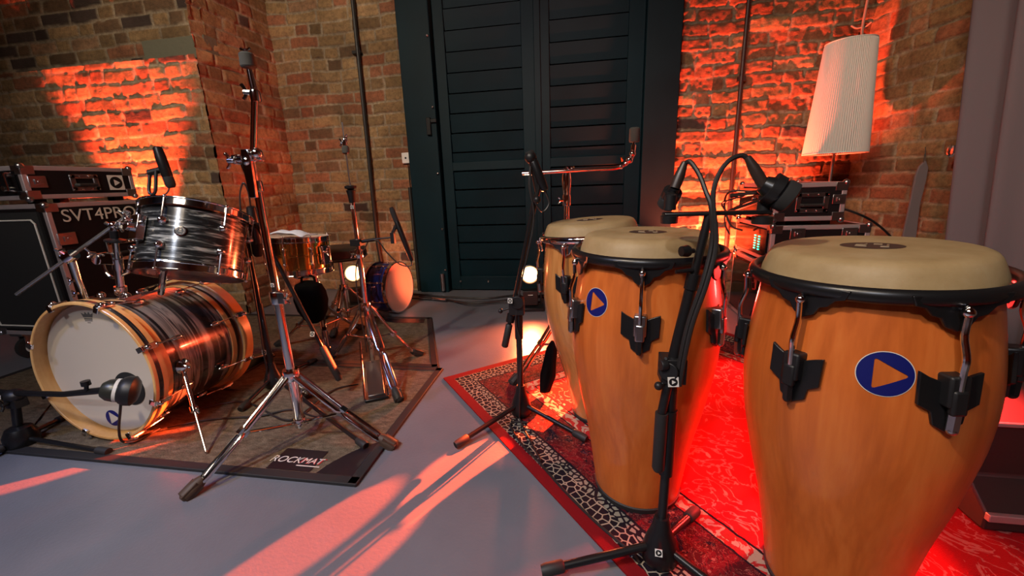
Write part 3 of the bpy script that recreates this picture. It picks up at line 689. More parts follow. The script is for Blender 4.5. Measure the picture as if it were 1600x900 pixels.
build('boom', MB().tube([gy(-60, 610, sb.y), top+V(0, 0, .01), gy(100, 616, 1.01), ka+kd*.01], [.011, .011, .010, .012], 12), BLACK, ks)
build('boom_knob', MB().lathe([(.013, 0), (.013, .016)], frame(gy(135, 602, 1.0), (0, 0, 1)), 16).tube([gy(135, 610, 1.0), gy(135, 600, 1.0)], .006, 8), BLACK, ks)
play_label(ks, frame(top+V(-.01, -.032, .01), (0, -1, .2), (1, 0, 0)), .014, 'label')

# ------------------------------------------------------------------ chrome stands
def foot_leg(parent, hub, foot, mz, w_=.013, footm=FOOTB, brace=None):
    d = Vector((foot.x-hub.x, foot.y-hub.y, 0)).normalized(); side = V(-d.y, d.x, 0)
    end = foot+V(0, 0, .030)-d*.05; mb = MB(); mid = hub+(end-hub)*.56
    for s_ in (-1, 1):
        mb.tube([hub+side*s_*w_+d*.02, mid+side*s_*w_*1.0-(end-hub)*.04, mid+side*s_*w_*.4, mid+side*s_*w_+(end-hub)*.05, end-(end-hub)*.06+side*s_*w_, end+side*s_*w_*.5], .0078, 10)
    mb.tube([end-(end-hub).normalized()*.02, end+(foot-end)*.35], .011, 10)
    mb.ball(mid, .010).box((0, 0, 0), (.022, .030, .022), frame(mid, end-hub, side))
    lg = build('leg', mb, CHROME, parent)
    f = frame(end+V(0, 0, .004), Vector((foot.x-end.x, foot.y-end.y, -.030)), side)
    build('rubber_foot', MB().lathe([(.013, -.012), (.018, .0), (.021, .025), (.020, .05), (.010, .060)], f, 18).box((0, 0, .03), (.036, .03, .05), f), footm, lg)
    if brace is not None: build('brace', MB().tube([brace, mid-side*0+V(0, 0, -.004)], .006, 8).box((0, 0, 0), (.03, .004, .014), frame(brace+(mid-brace)*.1, (0, 0, 1), mid-brace)), CHROME, lg)
    return lg
def collar(mb, p, r=.02, h=.03, d=(0, 0, 1)): return mb.lathe([(r, -h/2), (r*1.08, -h*.3), (r*1.08, h*.3), (r, h/2)], frame(p, d), 18)
# front cymbal stand
cb = V(-1.019, 1.187, 0)
cs = thing('cymbal_stand', 'tall chrome cymbal stand standing on the near edge of the brown mat', 'cymbal stand', cb)
hub = cb+V(0, 0, .265)
for f in (V(-1.195, .865, .0), V(-.650, 1.185, .0), V(-1.21, 1.49, .012)): foot_leg(cs, hub, f, 0, brace=cb+V(0, 0, .075))
T = lambda z: cb+V(0, 0, z)
mb = MB().tube([T(.06), T(.29)], .0165, 16).tube([T(.29), T(.565)], .0150, 16); collar(mb, T(.27), .026, .04); collar(mb, T(.08), .020, .03)
build('lower_tube', mb, CHROME, cs)
mb = MB().tube([T(.55), T(.93)], .0125, 16); build('middle_tube', mb, CHROME, cs)
mb = MB(); collar(mb, T(.555), .021, .045); mb.box(T(.555)+V(.024, -.006, 0), (.03, .022, .04)).wing(T(.555)+V(.034, -.01, 0), (1, -.3, 0), (0, 0, 1), .007, .02)
build('height_clamp', mb, CHROME, cs, .003)
tl = T(1.0); mb = MB()
mb.prism([(-.013, -.115), (.011, -.115), (.015, .0), (.012, .03), (-.012, .03), (-.017, 0)], .012, frame(tl+V(.003, -.016, 0), (0, -1, 0), (1, 0, 0)))
mb.prism([(-.013, -.10), (.011, -.10), (.015, .0), (.010, .02), (-.035, .02), (-.038, 0)], .010, frame(tl+V(-.012, .012, 0), (0, -1, 0), (1, 0, 0)))
mb.tube([tl+V(-.055, 0, .004), tl+V(.04, 0, .006)], .012, 14).ball(tl+V(.028, -.008, .018), .017).ball(tl+V(.002, -.02, -.004), .016).lathe([(.016, -.008), (.016, .008)], frame(tl+V(-.055, 0, .004), (1, 0, 0)), 14)
mb.wing(tl+V(-.05, -.012, .0), (-1, -.2, .0), (0, 0, 1), .009, .022); collar(mb, T(.92), .017, .035)
build('tilter', mb, CHROME, cs, .002)
ut = gy(398, 145, 1.187); mb = MB().tube([tl+V(.004, 0, 0), ut], .0095, 14); collar(mb, ut-V(0, 0, .01), .014, .03)
build('upper_tube', mb, CHROME, cs)
mb = MB().ball(ut+V(0, 0, .002), .013).wing(ut+V(-.008, -.006, .0), (-1, -.2, .1), (0, 0, 1), .008, .02).tube([ut, ut+V(-.004, 0, .055), ut+V(-.006, 0, .095)], [.010, .008, .004], 12)
build('top_tilter', mb, CHROME, cs)
build('felts', MB().lathe([(.018, 0), (.021, .004), (.020, .036), (.016, .040)], frame(ut+V(-.006, 0, .068), (0, 0, 1)), 24), FELT, cs)
build('wing_nut', MB().wing(ut+V(-.006, 0, .108), (0, 0, 1), (1, 0, 0), .006, .010), CHROME, cs)
play_label(cs, frame(T(.60)+V(.002, -.0135, 0), (0, -1, 0), (1, 0, 0)), .012, 'label')

# hi-hat stand
hb = V(-1.055, 1.795, 0); H_ = lambda z: hb+V(0, 0, z)
hs = thing('hi_hat_stand', 'chrome hi-hat stand without cymbals on the further mat', 'hi-hat stand', hb)
hub = H_(.335)
for f in (V(-.765, 1.472, .010), V(-.86, 1.97, .010), V(-1.36, 1.87, .010)): foot_leg(hs, hub, f, 0, .012, RUBBER, H_(.17))
mb = MB().tube([H_(.03), H_(.60)], .0135, 14); collar(mb, H_(.335), .024, .04); collar(mb, H_(.17), .019, .03); collar(mb, H_(.60), .019, .04); mb.wing(H_(.60)+V(-.012, -.01, 0), (-1, -.5, 0), (0, 0, 1), .006, .02)
build('lower_tube', mb, CHROME, hs)
build('upper_tube', MB().tube([H_(.58), H_(.86)], .0105, 14), CHROME, hs)
build('cymbal_seat', MB().lathe([(.014, .84), (.017, .875), (.022, .895), (.013, .900), (.026, .905), (.027, .915), (.012, .92)], frame(hb, (0, 0, 1)), 24), BLACK, hs)
build('pull_rod', MB().tube([H_(.9), H_(1.19)], .0032, 8), STEEL, hs)
build('clutch', MB().lathe([(.0055, 1.056), (.0055, 1.118)], frame(hb, (0, 0, 1)), 12).lathe([(.013, 1.055), (.013, 1.060)], frame(hb, (0, 0, 1)), 18).lathe([(.008, 1.09), (.011, 1.105), (.008, 1.12)], frame(hb, (0, 0, 1)), 14).wing(H_(1.105), (-1, -.3, 0), (0, 0, 1), .006, .018).wing(H_(1.12), (1, -.3, .3), (0, 0, 1), .005, .016), CHROME, hs)
build('felts', MB().lathe([(.015, 1.060), (.016, 1.065), (.016, 1.085), (.013, 1.09)], frame(hb, (0, 0, 1)), 20), FELT, hs)
play_label(hs, frame(H_(.82)+V(.002, -.0115, 0), (.2, -1, 0), (1, 0, 0)), .014, 'label')
fp = [gz(566, 628, .012), gz(612, 620, .012)]; pc = (fp[0]+fp[1])/2
pd = V(hb.x-pc.x, hb.y-pc.y, 0).normalized(); ps = V(pd.y, -pd.x, 0)
mb = MB(); Fm = Matrix((ps, pd, V(0, 0, 1))).transposed().to_4x4(); Fm.translation = V(pc.x, pc.y, .012)
build('pedal_plate', MB().box((0, .03, .006), (.10, .09, .012), Fm), BLACK, hs, .003)
build('footboard', MB().box((0, 0, 0), (.07, .24, .008), Fm @ Matrix.Translation((0, .13, .045)) @ Matrix.Rotation(R(16), 4, 'X')), STEEL, hs, .002)
build('pedal_linkage', MB().tube([Fm @ Vector((-.05, .0, .01)), Fm @ Vector((-.045, .26, .18))], .005, 8).tube([Fm @ Vector((.05, .0, .01)), Fm @ Vector((.045, .26, .18))], .005, 8).box((0, .2, .12), (.012, .006, .08), Fm), CHROME, hs)
# its clip microphone
hm = mic('slim black microphone clamped to the hi-hat stand beside the blue drum', gy(644, 408, 1.80), gy(611, 324, 1.80), .0125)
cl = H_(.655)
build('clip', MB().box(cl, (.05, .05, .03)).tube([cl, gy(586, 374, 1.79)], .008, 8).tube([gy(580, 374, 1.79), gy(613, 371, 1.79)], .004, 8).box(gy(614, 372, 1.79), (.018, .018, .05)).tube([gy(613, 366, 1.79), gy(619, 352, 1.80)], .009, 8), PLASTIC, hm)
build('cable', MB().tube(spl([gy(643, 405, 1.80), gy(642, 415, 1.79), gy(625, 413, 1.78), gy(605, 395, 1.78), gy(592, 378, 1.78), gy(580, 375, 1.78), gy(572, 384, 1.79), V(hb.x-.02, hb.y-.02, .5), V(hb.x-.015, hb.y-.02, .1)], 8), .0032, 6), CABLE, hm)

# boom cymbal stand behind the rear conga
YC = 1.98; px_ = gy(888, 320, YC); bb0 = V(gy(885, 272, YC).x, YC, 0)
bs = thing('cymbal_stand', 'chrome boom cymbal stand behind the rearmost conga, its arm level and bare', 'cymbal stand', bb0)
Z = lambda z: bb0+V(0, 0, z); zt_ = gy(885, 268, YC).z
for f in (gz(799, 602, .004), bb0+V(.26, .16, .0), bb0+V(-.02, .33, 0)): foot_leg(bs, Z(.30), f, 0, .012, RUBBER, Z(.09))
mb = MB().tube([Z(.07), Z(.42)], .015, 14); collar(mb, Z(.30), .024, .04); collar(mb, Z(.42), .020, .04)
build('lower_tube', mb, CHROME, bs)
mb = MB().tube([Z(.40), Z(zt_-.10)], .0125, 14).tube([Z(zt_-.11), Z(zt_)], .0105, 14); collar(mb, Z(zt_-.13), .018, .05); mb.wing(Z(zt_-.13)+V(-.014, -.008, 0), (-1, -.3, 0), (0, 0, 1), .006, .02)
build('upper_tube', mb, CHROME, bs)
mb = MB().lathe([(.016, -.10), (.022, -.03), (.020, .0), (.014, .02)], frame(Z(zt_-.01), (0, 0, 1)), 18).ball(Z(zt_), .020).wing(Z(zt_)+V(.01, -.018, .012), (.3, -1, .2), (1, 0, 0), .007, .02)
build('boom_tilter', mb, CHROME, bs)
r1, r2, r3, r4 = gy(816, 271, YC-.02), gy(968, 261, YC-.02), gy(986, 246, YC-.02), gy(990, 226, YC-.02)
build('boom_arm', MB().tube([r1, gy(940, 264, YC-.02)], .0085, 12).tube(spl([gy(938, 264, YC-.02), r2, r3, r4], 5), .0105, 12), CHROME, bs)
build('top_tilter', MB().ball(gy(983, 250, YC-.04), .016).ball(gy(988, 240, YC-.04), .014).wing(gy(974, 256, YC-.04), (-.5, -1, .2), (0, 0, 1), .009, .02).tube([r4, gy(991, 205, YC-.02)], .006, 10), CHROME, bs)
build('felts', MB().lathe([(.020, 0), (.023, .005), (.022, .055), (.017, .060)], frame(gy(991, 222, YC-.02), (0, 0, 1)), 22), FELT, bs)
sl = thing('flat_bag', 'flat black bag leaning against the rearmost conga on the rug', 'bag', V(-.17, 1.62, .007))
build('bag_body', MB().prism([(-.012, 0), (.03, .02), (.045, .10), (.012, .235), (-.006, .245), (-.03, .20), (-.035, .08)], .03, frame(V(-.150, 1.60, .012), (-.75, -.6, .25), (.6, -.75, 0))), BAG, sl, .008)

# ------------------------------------------------------------------ snare on its stand, cloth, throne
SC = V(-1.545, 2.02, .655); SR = .165; SM = frame(SC, (.03, .05, 1))
sn = thing('snare_drum', 'brass snare drum with chrome hoops behind the tall cymbal stand', 'snare drum', SC-V(0, 0, .185))
build('shell', MB().lathe([(SR-.006, -.012), (SR-.006, -.080), (SR-.003, -.083), (SR-.003, -.089), (SR-.006, -.092), (SR-.006, -.168)], SM, 72, (False, False)), BRASS, sn)
build('batter_head', MB().lathe([(SR-.004, -.010), (SR-.007, -.001), (.002, -.002)], SM, 64), RHEAD, sn)
build('bottom_head', MB().lathe([(.002, -.172), (SR-.006, -.172)], SM, 64, (False, False)), RHEAD, sn)
for z0, s_ in ((0, 1), (-.18, -1)):
    build('hoop', MB().lathe([(SR-.004, z0-s_*.020), (SR+.006, z0-s_*.020), (SR+.006, z0-s_*.016), (SR+.001, z0-s_*.013), (SR+.001, z0+s_*.006), (SR+.007, z0+s_*.008), (SR+.007, z0+s_*.010), (SR-.004, z0+s_*.010), (SR-.004, z0-s_*.020)], SM, 72, (False, False)), CHROME, sn)
for i in range(8):
    a = 2*math.pi*(i+.3)/8; ca, sa = math.cos(a), math.sin(a); f = lambda r, z: SM @ Vector((r*ca, r*sa, z))
    lg = build('lug', MB().tube([f(SR+.003, -.045), f(SR+.003, -.135)], .0065, 10).ball(f(SR+.002, -.05), .009).ball(f(SR+.002, -.13), .009), CHROME, sn)
    build('tension_rod', MB().tube([f(SR+.004, .012), f(SR+.004, -.192)], .003, 8).ball(f(SR+.004, .013), .006), CHROME, lg)
q = SM @ Vector((SR+.006, -.02, -.09)); build('strainer', MB().box(q, (.022, .045, .10)).wing(q+V(.01, -.01, .02), (1, -.3, 0), (0, 0, 1), .008, .025), CHROME, sn, .004)
# folded cloth: a draped grid
n = 18; vs = []
for j in range(n+1):
    for i in range(n+1):
        u, v = i/n, j/n; x = -.10+.20*u; y = -.07+.13*v
        z = .004+.030*max(0, math.sin(3.0*u+1.2*v+.5))*(.5+.5*math.cos(5*v-2*u))+.022*math.exp(-((u-.22)**2+(v-.5)**2)*18)+.03*math.exp(-((u-.75)**2*30+(v-.35)**2*8))
        vs.append(V(x, y, z))
cw = MB().add([p+SC+V(.01, -.03, .012) for p in vs], [(j*(n+1)+i, j*(n+1)+i+1, (j+1)*(n+1)+i+1, (j+1)*(n+1)+i) for j in range(n) for i in range(n)])
co = build('folded_cloth', cw, CLOTH, None, 0, 80, SC); sm = co.modifiers.new('thick', 'SOLIDIFY'); sm.thickness = .006
tag(co, 'crumpled white cloth lying on top of the snare drum', 'cloth')
# snare stand
sb_ = V(-1.50, 2.06, 0); ss = thing('snare_stand', 'low chrome tripod stand holding the brass snare drum', 'snare stand', sb_)
hub = sb_+V(0, 0, .26)
for f in (gz(515, 560, .010), V(-1.80, 2.02, .010), V(-1.42, 2.35, .010)): foot_leg(ss, hub, f, 0, .010, RUBBER, sb_+V(0, 0, .13))
mb = MB().tube([sb_+V(0, 0, .06), sb_+V(0, 0, .44)], .0125, 14); collar(mb, hub, .022, .04); collar(mb, sb_+V(0, 0, .38), .018, .03); mb.wing(sb_+V(.012, -.01, .38), (1, -.5, 0), (0, 0, 1), .006, .02)
build('post', mb, CHROME, ss)
for k in range(3):
    a = R(-60+120*k); d = V(math.cos(a), math.sin(a), 0); e = SM @ Vector((math.cos(a)*(SR+.006), math.sin(a)*(SR+.006), -.193))
    bs_ = build('basket_arm', MB().tube([sb_+V(0, 0, .43), e-d*.02+V(0, 0, -.008)], .0065, 10).tube([e-d*.02+V(0, 0, -.008), e+d*.012, e+d*.014+V(0, 0, .03)], .006, 8), CHROME, ss)
    build('rubber_grip', MB().tube([e+d*.014, e+d*.015+V(0, 0, .034)], .010, 10), RUBBER, bs_)
# drummer's throne
tb_ = V(-1.57, 2.43, 0); th = thing('drum_throne', 'round black drum stool behind the snare, on chrome tripod legs', 'stool', tb_)
TMx = frame(tb_, (0, 0, 1))
build('seat', MB().lathe([(.10, .455), (.160, .462), (.172, .475), (.174, .50), (.168, .528), (.14, .540), (.05, .542), (.002, .542)], TMx, 48), VINYL, th)
build('seat_piping', MB().torus(TMx @ Matrix.Translation((0, 0, .478)), .174, .004, 60, 8), STEEL, th)
hub = tb_+V(0, 0, .27)
mb = MB().tube([tb_+V(0, 0, .06), tb_+V(0, 0, .46)], .0145, 14); collar(mb, hub, .026, .04); collar(mb, tb_+V(0, 0, .10), .022, .03)
build('post', mb, CHROME, th)
for k in range(3):
    a = R(-80+120*k); f = tb_+V(math.cos(a)*.27, math.sin(a)*.27, .012); foot_leg(th, hub, f, 0, .010, RUBBER, tb_+V(0, 0, .10))
# black bag under the snare
ba = gy(487, 452, 1.92); bb_ = gy(492, 506, 1.92)
vs = []; fs = []; n = 24; prf = [(.02, .0), (.055, .02), (.085, .07), (.098, .13), (.092, .18), (.075, .215), (.03, .235), (.005, .238)]
mb = MB().lathe(prf, frame((0, 0, 0), (0, 0, 1)), 28); z1 = gy(487, 436, 1.90).z
for p in mb.v: p.y *= .55
mb.v = [V(p.x+ba.x+.0, p.y+1.90, p.z+z1-.245) for p in mb.v]
bg = thing('stick_bag', 'black bag hanging under the brass snare drum', 'bag', (ba.x, 1.90, z1-.245))
build('bag_body', mb, BAG, bg)
build('strap', MB().tube(spl([V(ba.x-.04, 1.90, z1-.03), V(ba.x-.03, 1.905, z1+.012), V(ba.x+.03, 1.905, z1+.012), V(ba.x+.04, 1.90, z1-.03)], 5), .006, 8), BAG, bg)

# blue drum on its side
BC = gy(623, 441, 2.74); BR = .188; BC.z = BR+.004; bn = V(.99, -.14, .03).normalized(); BM = frame(BC, bn, (0, 0, 1))
bd = thing('floor_drum', 'small blue drum lying on its side, pale head lit orange', 'drum', (BC.x, BC.y, 0))
build('shell', MB().lathe([(BR-.010, -.012), (BR-.010, -.17)], BM, 56, (False, False)), BLUESP, bd)
build('drumhead', MB().lathe([(BR-.006, -.010), (BR-.008, .0), (.002, -.001)], BM, 56), RHEAD, bd)
build('rear_head', MB().lathe([(.002, -.176), (BR-.008, -.176)], BM, 56, (False, False)), RHEAD, bd)
for z0, s_ in ((0, 1), (-.18, -1)):
    build('hoop', MB().lathe([(BR-.006, z0-s_*.018), (BR+.002, z0-s_*.018), (BR, z0-s_*.01), (BR, z0+s_*.006), (BR-.008, z0+s_*.006), (BR-.008, z0-s_*.018)], BM, 56, (False, False)), CHROME, bd)
for i in range(8):
    a = 2*math.pi*(i+.5)/8; f = lambda r, z: BM @ Vector((r*math.cos(a), r*math.sin(a), z))
    build('lug', MB().tube([f(BR-.004, .008), f(BR-.004, -.188)], .003, 6).ball(f(BR-.008, -.06), .010).ball(f(BR-.008, -.12), .010), CHROME, bd)

# ------------------------------------------------------------------ black mic stands
def bell(mb, b, r=.042, h=.115): return mb.lathe([(r*.95, b.z+.008), (r, b.z+.014), (r*.98, b.z+.035), (r*.80, b.z+h*.55), (r*.5, b.z+h*.85), (.019, b.z+h), (.016, b.z+h+.012)], frame((b.x, b.y, 0), (0, 0, 1)), 36)
def tripod(t, b, tips, r=.009):
    build('base', bell(MB(), b), BLACK, t)
    for q in tips:
        s0 = V(b.x, b.y, b.z+.05); d = (q-s0).normalized(); s1 = s0+d*.03
        lg = build('leg', MB().tube([s1, q], r, 12), BLACK, t)
        build('rubber_foot', MB().tube([q-d*.055, q-d*.05, q-d*.01, q], [.011, .0145, .0145, .012], 14), RUBBER, lg)
RZ = .008
# stand between the back conga and the door
b = V(-.234, 1.44, RZ)
st = thing('mic_stand', 'black boom mic stand at the rug corner left of the rearmost conga', 'mic stand', b, 'mic stands')
tripod(st, b, [V(-.435, 1.203, .016), V(.02, 1.285, .020), V(-.27, 1.70, .022)])
pv = gy(810, 478, 1.44)
build('pole', MB().tube([V(b.x, b.y, .10), V(b.x, b.y, .33), V(b.x, b.y, .33), pv], [.0115, .0115, .0155, .0155], 14), BLACK, st)
e0, e1 = gy(789, 540, 1.44), gy(834, 322, 1.44); bd_ = (e1-e0).normalized()
build('boom', MB().tube([e0, e1], .0075, 12).tube([e0+bd_*.10, e0+bd_*.13], .016, 14).tube([e1-bd_*.03, e1+bd_*.01], .010, 12), BLACK, st)
build('grip', MB().tube([e0-bd_*.005, e0, e0+bd_*.085, e0+bd_*.09], [.010, .0135, .0135, .010], 14), RUBBER, st)
pc = gy(800, 478, 1.425); 
build('boom_clutch', MB().box(pv+V(-.005, -.005, .0), (.055, .035, .06)).lathe([(.024, -.018), (.024, .018)], frame(pv+V(.0, -.012, .02), (0, -1, 0)), 20).tube([pv+V(-.02, -.015, 0), gy(783, 486, 1.42)], .004, 8).ball(gy(782, 486, 1.42), .009), PLASTIC, st, .004)
play_label(st, frame(gy(797, 470, 1.40), (-.3, -1, .1), (1, 0, 0)), .018, 'label')
m_ = mic('black microphone on the boom stand in front of the dark door', gy(852, 298, 1.44), gy(826, 236, 1.43), .016)
build('clip', MB().tube([gy(840, 300, 1.44), gy(829, 246, 1.43)], .009, 10).tube([e1, gy(840, 300, 1.44), gy(842, 285, 1.44)], .009, 10).ball(gy(839, 312, 1.43), .013).ball(gy(829, 246, 1.43), .020), PLASTIC, m_)
build('cable', MB().tube(spl([gy(852, 298, 1.44), gy(858, 318, 1.44), gy(846, 330, 1.43), gy(830, 300, 1.42), gy(829, 260, 1.42), gy(827, 290, 1.42), gy(834, 345, 1.42), gy(815, 440, 1.42), gy(806, 500, 1.42), V(b.x+.01, b.y-.017, .3), V(b.x, b.y-.045, .06), V(b.x+.01, b.y-.07, RZ+.004), gz(845, 720, RZ+.006)], 8), .0032, 6), CABLE, m_)
# stand in front of the middle conga, two microphones on a bar
b = V(.188, .838, RZ)
st = thing('mic_stand', 'tall black mic stand before the middle conga with a two microphone bar', 'mic stand', b, 'mic stands')
tripod(st, b, [gz(846, 892, .018), gz(1088, 797, .02), V(.33, .74, .02)], .0095)
YM = .845
build('pole', MB().tube([V(b.x, b.y, .10), gy(1044, 690, YM)], .0105, 14).tube([gy(1040, 740, YM), gy(1047, 640, YM)], .0155, 16).tube([gy(1047, 640, YM), gy(1050, 585, YM)], .0125, 14), BLACK, st)
g0, g1 = gy(1028, 735, .825), gy(1034, 645, .825)
build('grip', MB().tube([g0, g0+(g1-g0)*.05, g1], [.010, .0135, .0135], 14), RUBBER, st)
build('lower_tube', MB().tube([g1, gy(1052, 560, .828)], .0095, 14), BLACK, st)
cl_ = gy(1050, 575, .84)
build('boom_clutch', MB().box(cl_, (.05, .045, .055)).lathe([(.020, 0), (.020, .03)], frame(cl_, (-.5, -1, .1)), 18).tube([cl_, gy(1040, 560, .82)], .005, 8).lathe([(.011, 0), (.013, .006), (.011, .016)], frame(gy(1043, 570, .822), (-1, -.3, 0)), 16).tube([cl_, gy(1031, 606, .815)], .0045, 8).ball(gy(1029, 603, .815), .009), PLASTIC, st, .004)
bt = gy(1108, 335, .855)
build('boom', MB().tube([gy(1052, 560, .838), gy(1082, 440, .846)], .0115, 14).tube([gy(1081, 443, .846), bt], .0085, 14).lathe([(.014, -.016), (.014, .016)], frame(gy(1082, 440, .846), bt-cl_), 16).lathe([(.010, 0), (.012, .004), (.010, .018)], frame(gy(1077, 392, .845), (-1, -.4, 0)), 14).tube([gy(1084, 392, .85), gy(1070, 392, .84)], .005, 8).tube([gy(1082, 422, .842), gy(1056, 425, .83)], [.005, .004], 8), BLACK, st)
play_label(st, frame(gy(1052, 597, .806), (-.1, -1, .1), (1, -.05, .1)), .021, 'label')
play_label(st, frame(V(b.x-.012, b.y-.045, .075), (-.2, -1, .45), (1, 0, 0)), .016, 'label')
q0, q1 = gy(1036, 333, .855), gy(1203, 333, .865)
bar = build('mic_bar', MB().box((0, 0, 0), ((q1-q0).length, .026, .008), frame((q0+q1)/2, (0, 0, 1), q1-q0)), BLACK, st, .003)
for q_, r_ in ((q0+V(.012, 0, 0), .016), (q1-V(.012, 0, 0), .018)): build('bar_screw', MB().lathe([(r_, -.020), (r_+.001, -.006), (.012, -.004)], frame(q_, (0, 0, 1)), 18), PLASTIC, bar)
def conga_mic(label, tail, neck, tip, post, r, arc):
    d = (tip-neck).normalized(); t = thing('microphone', label, 'microphone', post, 'conga microphones')
    L = (tip-neck).length
    build('body', MB().lathe([(r*.60, 0), (r*.8, L*.25), (r*.95, L*.5), (r*.95, L*.56), (r*1.0, L*.58)], frame(neck, d), 24), BLACK, t)
    build('grille', MB().lathe([(r*1.02, L*.58), (r*1.12, L*.66), (r*1.12, L*.92), (r*.9, L*.98), (.002, L)], frame(neck, d), 24), FOAM, t)
    dt = (neck-tail).normalized()
    build('cable_plug', MB().lathe([(.0035, -.002), (.006, .0), (.0095, .02), (.0105, (neck-tail).length*.6), (.0105, (neck-tail).length+.003)], frame(tail, dt), 18), mat('brown_black_plug', (.030, .018, .014), .4), t)
    build('clip', MB().tube([post, post+V(0, 0, .028)], [.012, .011], 14).tube([post+V(0, 0, .020), (neck+d*L*.35)*.75+post*.25, neck+d*L*.35], [.011, .012, .015], 14).tube([neck+d*L*.22, neck+d*L*.5], r*1.12, 18), PLASTIC, t)
    build('cable', MB().tube(spl([tail+dt*.004]+arc, 9), .0046, 8), CABLE, t)
    return t
pb = gy(1113, 345, .838)
down = [gy(1112, 380, .836), gy(1098, 440, .826), gy(1077, 500, .822), gy(1066, 545, .818), gy(1056, 600, .818)]
conga_mic('microphone on the left end of the bar, seen from behind', gy(1070, 254, .90), gy(1055, 292, .895), gy(1040, 322, .93), q0+V(.012, 0, .006), .017,
          [gy(1078, 253, .89), gy(1092, 272, .87), gy(1103, 300, .85), gy(1111, 325, .838)]+down)
conga_mic('bulky black microphone on the right end of the bar, above the nearest conga', gy(1168, 246, .86), gy(1192, 287, .855), gy(1238, 312, .845), q1-V(.012, 0, -.006), .026,
          [gy(1158, 243, .86), gy(1138, 252, .855), gy(1122, 275, .85), gy(1114, 310, .84)]+[p+V(.006, -.007, 0) for p in down])
# stand behind the tall cymbal stand, boom reaching to the snare
b = gz(430, 604, .009)
st = thing('mic_stand', 'black boom mic stand half hidden behind the tall chrome cymbal stand', 'mic stand', b, 'mic stands')
tripod(st, b, [gz(572, 697, .020), gz(375, 640, .022), V(b.x+.02, b.y+.28, .022)], .0085)
ptop = gy(411, 372, b.y)
build('pole', MB().tube([V(b.x, b.y, .1), V(b.x, b.y, .42)], .0145, 14).tube([V(b.x, b.y, .42), V(b.x, b.y, ptop.z)], .010, 14), BLACK, st)
YS = b.y-.045; c0, c1 = gy(531, 594, YS), gy(402, 352, YS); cd_ = (c1-c0).normalized()
build('boom', MB().tube([c0, c1], .0085, 12), BLACK, st)
build('grip', MB().tube([c0, c0+cd_*.01, c0+cd_*.16, c0+cd_*.17], [.011, .0155, .0155, .012], 14), RUBBER, st)
build('boom_clutch', MB().box(V(b.x, b.y-.03, ptop.z), (.04, .05, .045)), PLASTIC, st, .004)
play_label(st, frame(gy(488, 522, YS-.018), (0, -1, .4), (1, 0, 0)), .020, 'label')
play_label(st, frame(V(b.x-.008, b.y-.016, .19), (0, -1, .1), (1, 0, 0)), .022, 'label')
m_ = mic('black microphone beside the snare behind the tall cymbal stand', gy(392, 322, b.y), gy(404, 400, b.y+.02), .022)
build('clip', MB().tube([c1, gy(397, 352, b.y)], .012, 10), PLASTIC, m_)
build('cable', MB().tube(spl([gy(392, 324, b.y), gy(388, 300, b.y-.02), gy(380, 286, b.y-.03), gy(375, 310, b.y-.03), gy(380, 360, b.y-.03), gy(396, 450, b.y-.03), gy(410, 540, b.y-.03), V(b.x-.03, b.y-.03, .02), V(b.x-.25, b.y-.06, .014)], 8), .0035, 6), CABLE, m_)
# bass drum pedal
pz = V(-1.735, 1.60, 0); pdl = thing('bass_drum_pedal', 'chrome and black bass drum pedal behind the bass drum', 'pedal', pz)
build('base_plate', MB().box((pz.x, pz.y+.14, .014), (.09, .28, .008)), BLACK, pdl, .002)
build('footboard', MB().box((0, 0, 0), (.075, .26, .010), Matrix.Translation((pz.x, pz.y+.15, .055)) @ Matrix.Rotation(R(-14), 4, 'X')), STEEL, pdl, .003)
build('frame', MB().tube([pz+V(-.05, .01, .018), pz+V(-.05, .01, .20)], .009, 10).tube([pz+V(.05, .01, .018), pz+V(.05, .01, .20)], .009, 10).tube([pz+V(-.06, .01, .19), pz+V(.06, .01, .19)], .008, 10), CHROME, pdl)
build('beater', MB().tube([pz+V(0, .01, .19), pz+V(0, .06, .36)], .005, 8).lathe([(.024, -.022), (.026, 0), (.024, .022)], frame(pz+V(0, .06, .36), (0, 1, .1)), 20), FELT, pdl)

# ------------------------------------------------------------------ road cases
def case(name, label, cat, lo, hi, group=None, latches=(), handle=None, gap=None):
    "laminate box with aluminium edges, ball corners; latches and handle on named faces"
    lo, hi = Vector(lo), Vector(hi); c = (lo+hi)/2; d = hi-lo
    t = thing(name, label, cat, (c.x, c.y, lo.z), group)
    build('body', MB().box(c, d-V(.006, .006, .006)), CASEB, t)
    e = MB(); w_ = .024
    for ax in range(3):
        o1, o2 = (ax+1) % 3, (ax+2) % 3
        for i in (0, 1):
            for j in (0, 1):
                cc = Vector(c); cc[o1] = (lo, hi)[i][o1]+(w_/2 if i == 0 else -w_/2)*.96; cc[o2] = (lo, hi)[j][o2]+(w_/2 if j == 0 else -w_/2)*.96
                sz = V(w_, w_, w_); sz[ax] = d[ax]; e.box(cc, sz)
    build('edge_trim', e, ALU, t, .003)
    for i in (0, 1):
        for j in (0, 1):
            for k in (0, 1):
                p = V((lo, hi)[i].x, (lo, hi)[j].y, (lo, hi)[k].z); q = p+(c-p).normalized()*.012
                cm = MB().ball(q, .017)
                s_ = [1 if v else -1 for v in (i, j, k)]
                cm.box(p+V(-s_[0]*.028, -s_[1]*.002, -s_[2]*.022), (.056, .008, .044)).box(p+V(-s_[0]*.002, -s_[1]*.028, -s_[2]*.022), (.008, .056, .044))
                build('corner', cm, STEEL, t, .002)
    return t, c, d
def latch(t, M, s=.05):
    l = build('latch', MB().box((0, 0, .003), (s*1.5, s*1.2, .006), M), STEEL, t, .003)
    build('latch_turn', MB().box((0, 0, .009), (s*.7, s*.5, .008), M).lathe([(s*.16, .006), (s*.16, .016)], M, 12), STEEL, l, .002)
